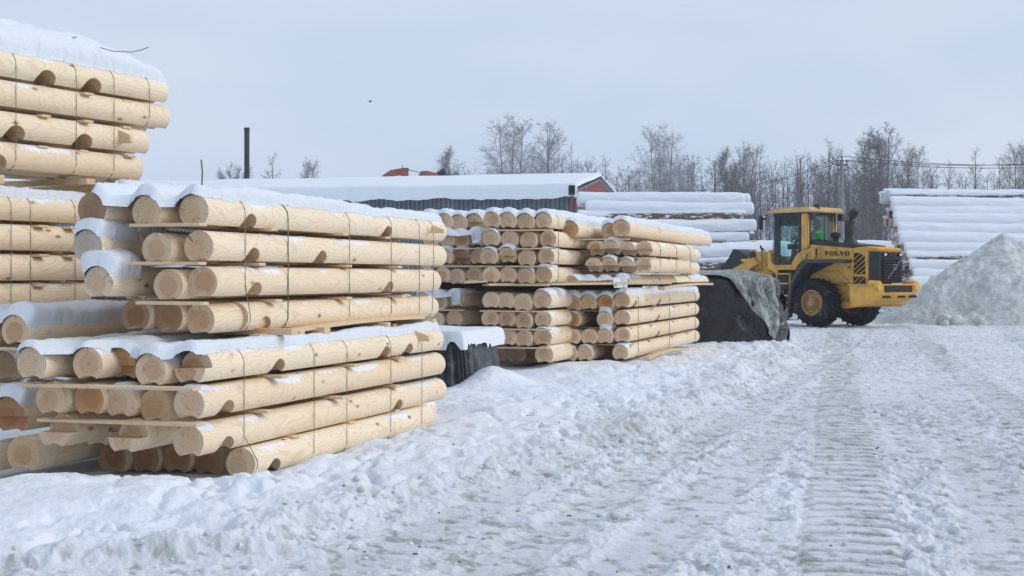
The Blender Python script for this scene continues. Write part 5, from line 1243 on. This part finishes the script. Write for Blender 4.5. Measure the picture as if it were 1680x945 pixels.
# steps and tank under the door
b = bmesh.new(); box(b, (-1.25, -.50, 1.25), (.9, .5, .42)); lpart('tank_box', b, 'grey_black_paint', .02)
b = bmesh.new()
for x in (-1.32, -.86): box(b, (x, -1.0, .98), (.035, .05, 1.02))
for z in (.52, .86, 1.2, 1.47): box(b, (-1.09, -1.0, z), (.46, .16, .035))
lpart('step_ladder', b, 'yellow_paint', .004)
b = bmesh.new(); tube(b, [(-.50, -.76, 1.50), (-.56, -.80, 1.60), (-.42, -.80, 2.02), (-.38, -.74, 2.05)], .018, 6); lpart('grab_rail', b, 'grey_black_paint', 0)
# front frame, lift arms, bucket
b = bmesh.new(); prism(b, [(-3.4, .55), (-3.4, 1.0), (-2.75, 2.05), (-2.35, 2.12), (-2.1, 1.6), (-1.7, 1.2), (-1.7, .6)], -.42, .42); lpart('front_frame', b, 'yellow_paint', .02)
fy = -.46
pa = [lp(1140+a/7.875, 330+c/7.875, fy) for a, c in ((720, 625), (775, 625), (800, 660), (862, 690), (870, 880), (640, 890), (690, 800), (600, 775), (600, 745), (715, 745))]
for s in (-1, 1):
    b = bmesh.new(); prism(b, pa, s*.50, s*.40); lpart('arm_tower', b, 'yellow_paint', .012)
    b = bmesh.new(); q = lp(1140+742/7.875, 330+700/7.875, fy-.05); lathe_y(b, [(0, s*.54), (.11, s*.54), (.13, s*.50), (.13, s*.48)], 20, (q[0], 0, q[1])); lpart('pivot_pin', b, 'grey_black_paint', 0)
    b = bmesh.new(); prism(b, [(-2.45, 1.95), (-2.3, 1.75), (-3.3, 1.25), (-4.1, .75), (-4.2, .95), (-3.4, 1.55)], s*.62, s*.53); lpart('lift_arm', b, 'yellow_paint', .012)
b = bmesh.new(); tube(b, [(-2.3, 0, 2.05), (-3.05, 0, 1.75)], .10, 14); tube(b, [(-3.05, 0, 1.75), (-3.6, 0, 1.55)], .045, 12); lpart('tilt_cylinder', b, 'grey_black_paint', 0)
by = -.37
bk = [lp(1140+a/7.875, 330+c/7.875, by) for a, c in ((492, 620), (560, 632), (640, 690), (662, 800), (640, 1000), (560, 1250), (330, 1500), (150, 1380), (240, 980), (330, 860), (430, 740))]
outer = [bk[i] for i in (0, 1, 2, 3, 4, 5, 6)]
for s in (-1, 1):
    b = bmesh.new(); prism(b, bk, s*.37, s*.32); lpart('carriage_plate', b, 'grey_black_paint', .008)
b = bmesh.new(); n = len(outer); cx_ = sum(p[0] for p in bk)/len(bk); cz_ = sum(p[1] for p in bk)/len(bk)
inn = [(x+(cx_-x)*.06, z+(cz_-z)*.06) for x, z in outer]; prism(b, outer+inn[::-1], -.32, .32); lpart('fork_carriage', b, 'grey_black_paint', 0)
b = bmesh.new()
for p0, p1 in (((905, 640), (880, 700)), ((850, 610), (882, 690))):
    q0, q1 = lp(1140+p0[0]/7.875, 330+p0[1]/7.875, -.3), lp(1140+p1[0]/7.875, 330+p1[1]/7.875, -.3); tube(b, [(q0[0], -.3, q0[1]), ((q0[0]+q1[0])/2-.05, -.3, max(q0[1], q1[1])+.08), (q1[0], -.3, q1[1])], .022, 6)
lpart('hydraulic_hose', b, 'tyre_rubber', 0)
# raised letters on the hood side
tx0, tz0 = z8([(551, 400)], HS)[0]; tx1, tz1 = z8([(738, 376)], HS)[0]; LW = (tx1-tx0)/5.0; LH = .118
def letter(ch, x, zbase):
    out = []; w = LW*.92; h = LH
    if ch == 'V':
        out += [[(x, zbase+h), (x+w*.34, zbase+h), (x+w*.60, zbase+h*.28), (x+w*.52, zbase), (x+w*.42, zbase)], [(x+w*.52, zbase+.003), (x+w*.60, zbase+h*.25), (x+w*.80, zbase+h), (x+w*.92, zbase+h)], [(x-w*.06, zbase+h-.016), (x-w*.06, zbase+h+.002), (x+w*.44, zbase+h+.002), (x+w*.44, zbase+h-.016)], [(x+w*.66, zbase+h-.016), (x+w*.66, zbase+h+.002), (x+w*1.0, zbase+h+.002), (x+w*1.0, zbase+h-.016)]]
    if ch == 'L':
        out += [[(x+w*.14, zbase), (x+w*.44, zbase), (x+w*.44, zbase+h), (x+w*.14, zbase+h)], [(x+w*.40, zbase), (x+w*.92, zbase), (x+w*.92, zbase+h*.42), (x+w*.82, zbase+h*.42), (x+w*.74, zbase+h*.17), (x+w*.40, zbase+h*.17)], [(x+w*.02, zbase+h-.016), (x+w*.56, zbase+h-.016), (x+w*.56, zbase+h+.002), (x+w*.02, zbase+h+.002)], [(x+w*.02, zbase-.002), (x+w*.2, zbase-.002), (x+w*.2, zbase+.016), (x+w*.02, zbase+.016)]]
    return out
b = bmesh.new()
for i, ch in enumerate('VOLVO'):
    x = tx0+LW*i+.012; zb0 = tz0+(tz1-.118-tz0)*(i/4)*.5
    if ch == 'O':
        n = 20; cxx, czz = x+LW*.46, zb0+LH/2; o_ = []
        for k in range(n):
            a = 2*math.pi*k/n; o_.append(((cxx+LW*.47*math.cos(a), czz+LH*.52*math.sin(a)), (cxx+LW*.20*math.cos(a), czz+LH*.40*math.sin(a))))
        for k in range(n):
            (p0, q0), (p1, q1) = o_[k], o_[(k+1) % n]; prism(b, [p0, p1, q1, q0], HS-.012, HS+.002)
    else:
        for k, pl_ in enumerate(letter(ch, x, zb0)): prism(b, pl_, HS-.012-.0008*k, HS+.002)
part('lettering', b, M['lettering_black'], ldr, None)

# ------------------------------------------------------------------ driver
drv = thing('person', 'driver in a bright green vest and dark hood sitting in the loader cab', 'person', (0, 0, 0)); drv.location = Vector((OX, OY, OZ))+LX*sx+Vector((0, 0, zl0+.43))+LX*.10+LY*.22; drv.rotation_euler = (0, 0, RZ+math.pi)
# forward is +x, up is +z, seat at z = 0
J = {'pel': ((0, 0, .09), (.15, .16)), 'bel': ((-.01, 0, .22), (.125, .155)), 'che': ((-.02, 0, .40), (.13, .18)), 'sho': ((-.02, 0, .50), (.10, .14)), 'nk': ((.0, 0, .57), (.058, .058)), 'hd0': ((.02, 0, .63), (.075, .068)), 'hd1': ((.02, 0, .72), (.098, .078)), 'hd2': ((.015, 0, .80), (.07, .06))}
E_ = [('pel', 'bel'), ('bel', 'che'), ('che', 'sho'), ('sho', 'nk'), ('nk', 'hd0'), ('hd0', 'hd1'), ('hd1', 'hd2')]
for s, n in ((1, 'l'), (-1, 'r')):
    J.update({'sh'+n: ((-.02, s*.19, .49), (.065, .065)), 'el'+n: ((.10, s*.27, .25), (.048, .048)), 'wr'+n: ((.33, s*.17, .30), (.032, .032)), 'pa'+n: ((.40, s*.16, .32), (.024, .036)),
              'hp'+n: ((.04, s*.10, .05), (.095, .095)), 'kn'+n: ((.46, s*.14, .06), (.068, .068)), 'an'+n: ((.50, s*.14, -.38), (.045, .045)), 'to'+n: ((.66, s*.15, -.44), (.04, .045))})
    E_ += [('sho', 'sh'+n), ('sh'+n, 'el'+n), ('el'+n, 'wr'+n), ('wr'+n, 'pa'+n), ('pel', 'hp'+n), ('hp'+n, 'kn'+n), ('kn'+n, 'an'+n), ('an'+n, 'to'+n)]
    for k in range(4):
        L_ = (.075, .085, .08, .065)[k]; o0 = (k-1.5)*.019
        J['f%d%s' % (k, n)] = ((.40+L_*.6, s*.16+o0, .345-.004*k), (.009, .009)); J['g%d%s' % (k, n)] = ((.40+L_*.75, s*.16+o0, .30), (.008, .008)); E_ += [('pa'+n, 'f%d%s' % (k, n)), ('f%d%s' % (k, n), 'g%d%s' % (k, n))]
    J['t0'+n] = ((.39, s*(.16-.045), .33), (.010, .010)); J['t1'+n] = ((.425, s*(.16-.055), .31), (.008, .008)); E_ += [('pa'+n, 't0'+n), ('t0'+n, 't1'+n)]
J['nose'] = ((.125, 0, .70), (.014, .012)); E_.append(('hd1', 'nose'))
ks = list(J); me = bpy.data.meshes.new('body'); me.from_pydata([J[k][0] for k in ks], [(ks.index(a), ks.index(b)) for a, b in E_], [])
ob = bpy.data.objects.new('tmp', me); COL.objects.link(ob); ob.modifiers.new('s', 'SKIN')
for i, k in enumerate(ks): me.skin_vertices[0].data[i].radius = J[k][1]; me.skin_vertices[0].data[i].use_root = (k == 'pel')
sm_ = ob.modifiers.new('u', 'SUBSURF'); sm_.levels = 2; sm_.render_levels = 2
dg = bpy.context.evaluated_depsgraph_get(); dg.update(); bme = bpy.data.meshes.new_from_object(ob.evaluated_get(dg)); bpy.data.objects.remove(ob)
bme.materials.clear(); bme.materials.append(M['dark_cloth']); bme.materials.append(M['skin'])
for p_ in bme.polygons:
    c_ = p_.center; p_.use_smooth = True
    p_.material_index = 1 if (c_.z > .57 and c_.x > .03) or (c_.x > .36 and c_.z > .2) else 0
link('body', bme, None, drv)
b = bmesh.new()
for s in (-1, 1):
    bmesh.ops.create_uvsphere(b, u_segments=8, v_segments=6, radius=.012, matrix=Matrix.Translation((.108, s*.032, .725)))
part('eye', b, M['dark_cloth'], drv, 60)
vb = bmesh.new(); rings = []
for z, rx, ry, cx_ in ((.14, .165, .195, -.01), (.30, .16, .20, -.015), (.44, .155, .215, -.02), (.52, .12, .185, -.02), (.555, .075, .09, -.01)):
    rings.append([vb.verts.new((cx_+rx*math.cos(2*math.pi*k/20), ry*math.sin(2*math.pi*k/20), z)) for k in range(20)])
for A, B_ in zip(rings, rings[1:]):
    for k in range(20): vb.faces.new((A[k], A[(k+1) % 20], B_[(k+1) % 20], B_[k]))
part('vest', vb, M['hiviz_green'], drv, 60)
hb = bmesh.new(); bmesh.ops.create_uvsphere(hb, u_segments=20, v_segments=14, radius=1)
bmesh.ops.delete(hb, geom=[v for v in hb.verts if v.co.x > .62 and v.co.z < .55], context='VERTS')
for v in hb.verts: v.co = Vector((v.co.x*.128-.005, v.co.y*.112, v.co.z*.155+.715))
ho = part('hood', hb, M['dark_cloth'], drv, 60); md = ho.modifiers.new('t', 'SOLIDIFY'); md.thickness = .012

# ------------------------------------------------------------------ light, sky, view
EL_, AZ = rad(34), rad(100)
S = Vector((math.sin(AZ)*math.cos(EL_), math.cos(AZ)*math.cos(EL_), math.sin(EL_)))
sd = bpy.data.lights.new('sun', 'SUN'); sd.energy = 1.25; sd.angle = rad(32); sd.color = (1, .955, .89)
so = bpy.data.objects.new('sun', sd); COL.objects.link(so); so.rotation_euler = (-S).to_track_quat('-Z', 'Y').to_euler(); so.location = (30, -20, 40)
W = bpy.data.worlds.new('World'); SC.world = W; W.use_nodes = True; nt = W.node_tree; bg = nt.nodes['Background']
sk = nt.nodes.new('ShaderNodeTexSky'); sk.sky_type = 'NISHITA'; sk.sun_disc = False; sk.sun_elevation = EL_; sk.sun_rotation = AZ; sk.air_density = 1.2; sk.dust_density = 2
tc = nt.nodes.new('ShaderNodeTexCoord'); nz = nt.nodes.new('ShaderNodeTexNoise'); nz.inputs['Scale'].default_value = 2.2; nz.inputs['Detail'].default_value = 3
mp = nt.nodes.new('ShaderNodeMapping'); mp.inputs['Scale'].default_value = (1, 1, 3.2); SC.view_settings.exposure = .17; nt.links.new(tc.outputs['Generated'], mp.inputs[0]); nt.links.new(mp.outputs[0], nz.inputs['Vector'])
cr = nt.nodes.new('ShaderNodeMix'); cr.data_type = 'RGBA'; cr.inputs[6].default_value = (5.05, 6.05, 7.7, 1); cr.inputs[7].default_value = (5.95, 6.85, 8.1, 1)
mr = nt.nodes.new('ShaderNodeMapRange'); mr.inputs[1].default_value = .40; mr.inputs[2].default_value = .60; nt.links.new(nz.outputs[0], mr.inputs[0]); nt.links.new(mr.outputs[0], cr.inputs[0])
mx = nt.nodes.new('ShaderNodeMix'); mx.data_type = 'RGBA'; mx.inputs[0].default_value = .88; nt.links.new(sk.outputs[0], mx.inputs[6]); nt.links.new(cr.outputs[2], mx.inputs[7])
nt.links.new(mx.outputs[2], bg.inputs[0]); bg.inputs[1].default_value = .1
SC.view_settings.view_transform = 'Standard'; SC.view_settings.look = 'None'; SC.view_settings.gamma = 1; SC.view_settings.use_curve_mapping = False
SC.cycles.max_bounces = 6; SC.cycles.transparent_max_bounces = 12
# ------------------------------------------------------------------ winter air
hb = bmesh.new(); box(hb, (0, 240, 14.0), (1300, 580, 32.0))
hm = bpy.data.materials.new('winter_air'); hm.use_nodes = True; ht = hm.node_tree; ht.nodes.clear(); ho_ = ht.nodes.new('ShaderNodeOutputMaterial'); pv = ht.nodes.new('ShaderNodeVolumePrincipled')
pv.inputs['Color'].default_value = (.88, .92, .98, 1); pv.inputs['Density'].default_value = .0006; pv.inputs['Anisotropy'].default_value = .2; ht.links.new(pv.outputs[0], ho_.inputs['Volume'])
hz = part('haze', hb, hm, None, None); tag(hz, 'thin pale winter haze in the air over the whole yard', 'haze', None, 'stuff')
SC.cycles.volume_bounces = 1
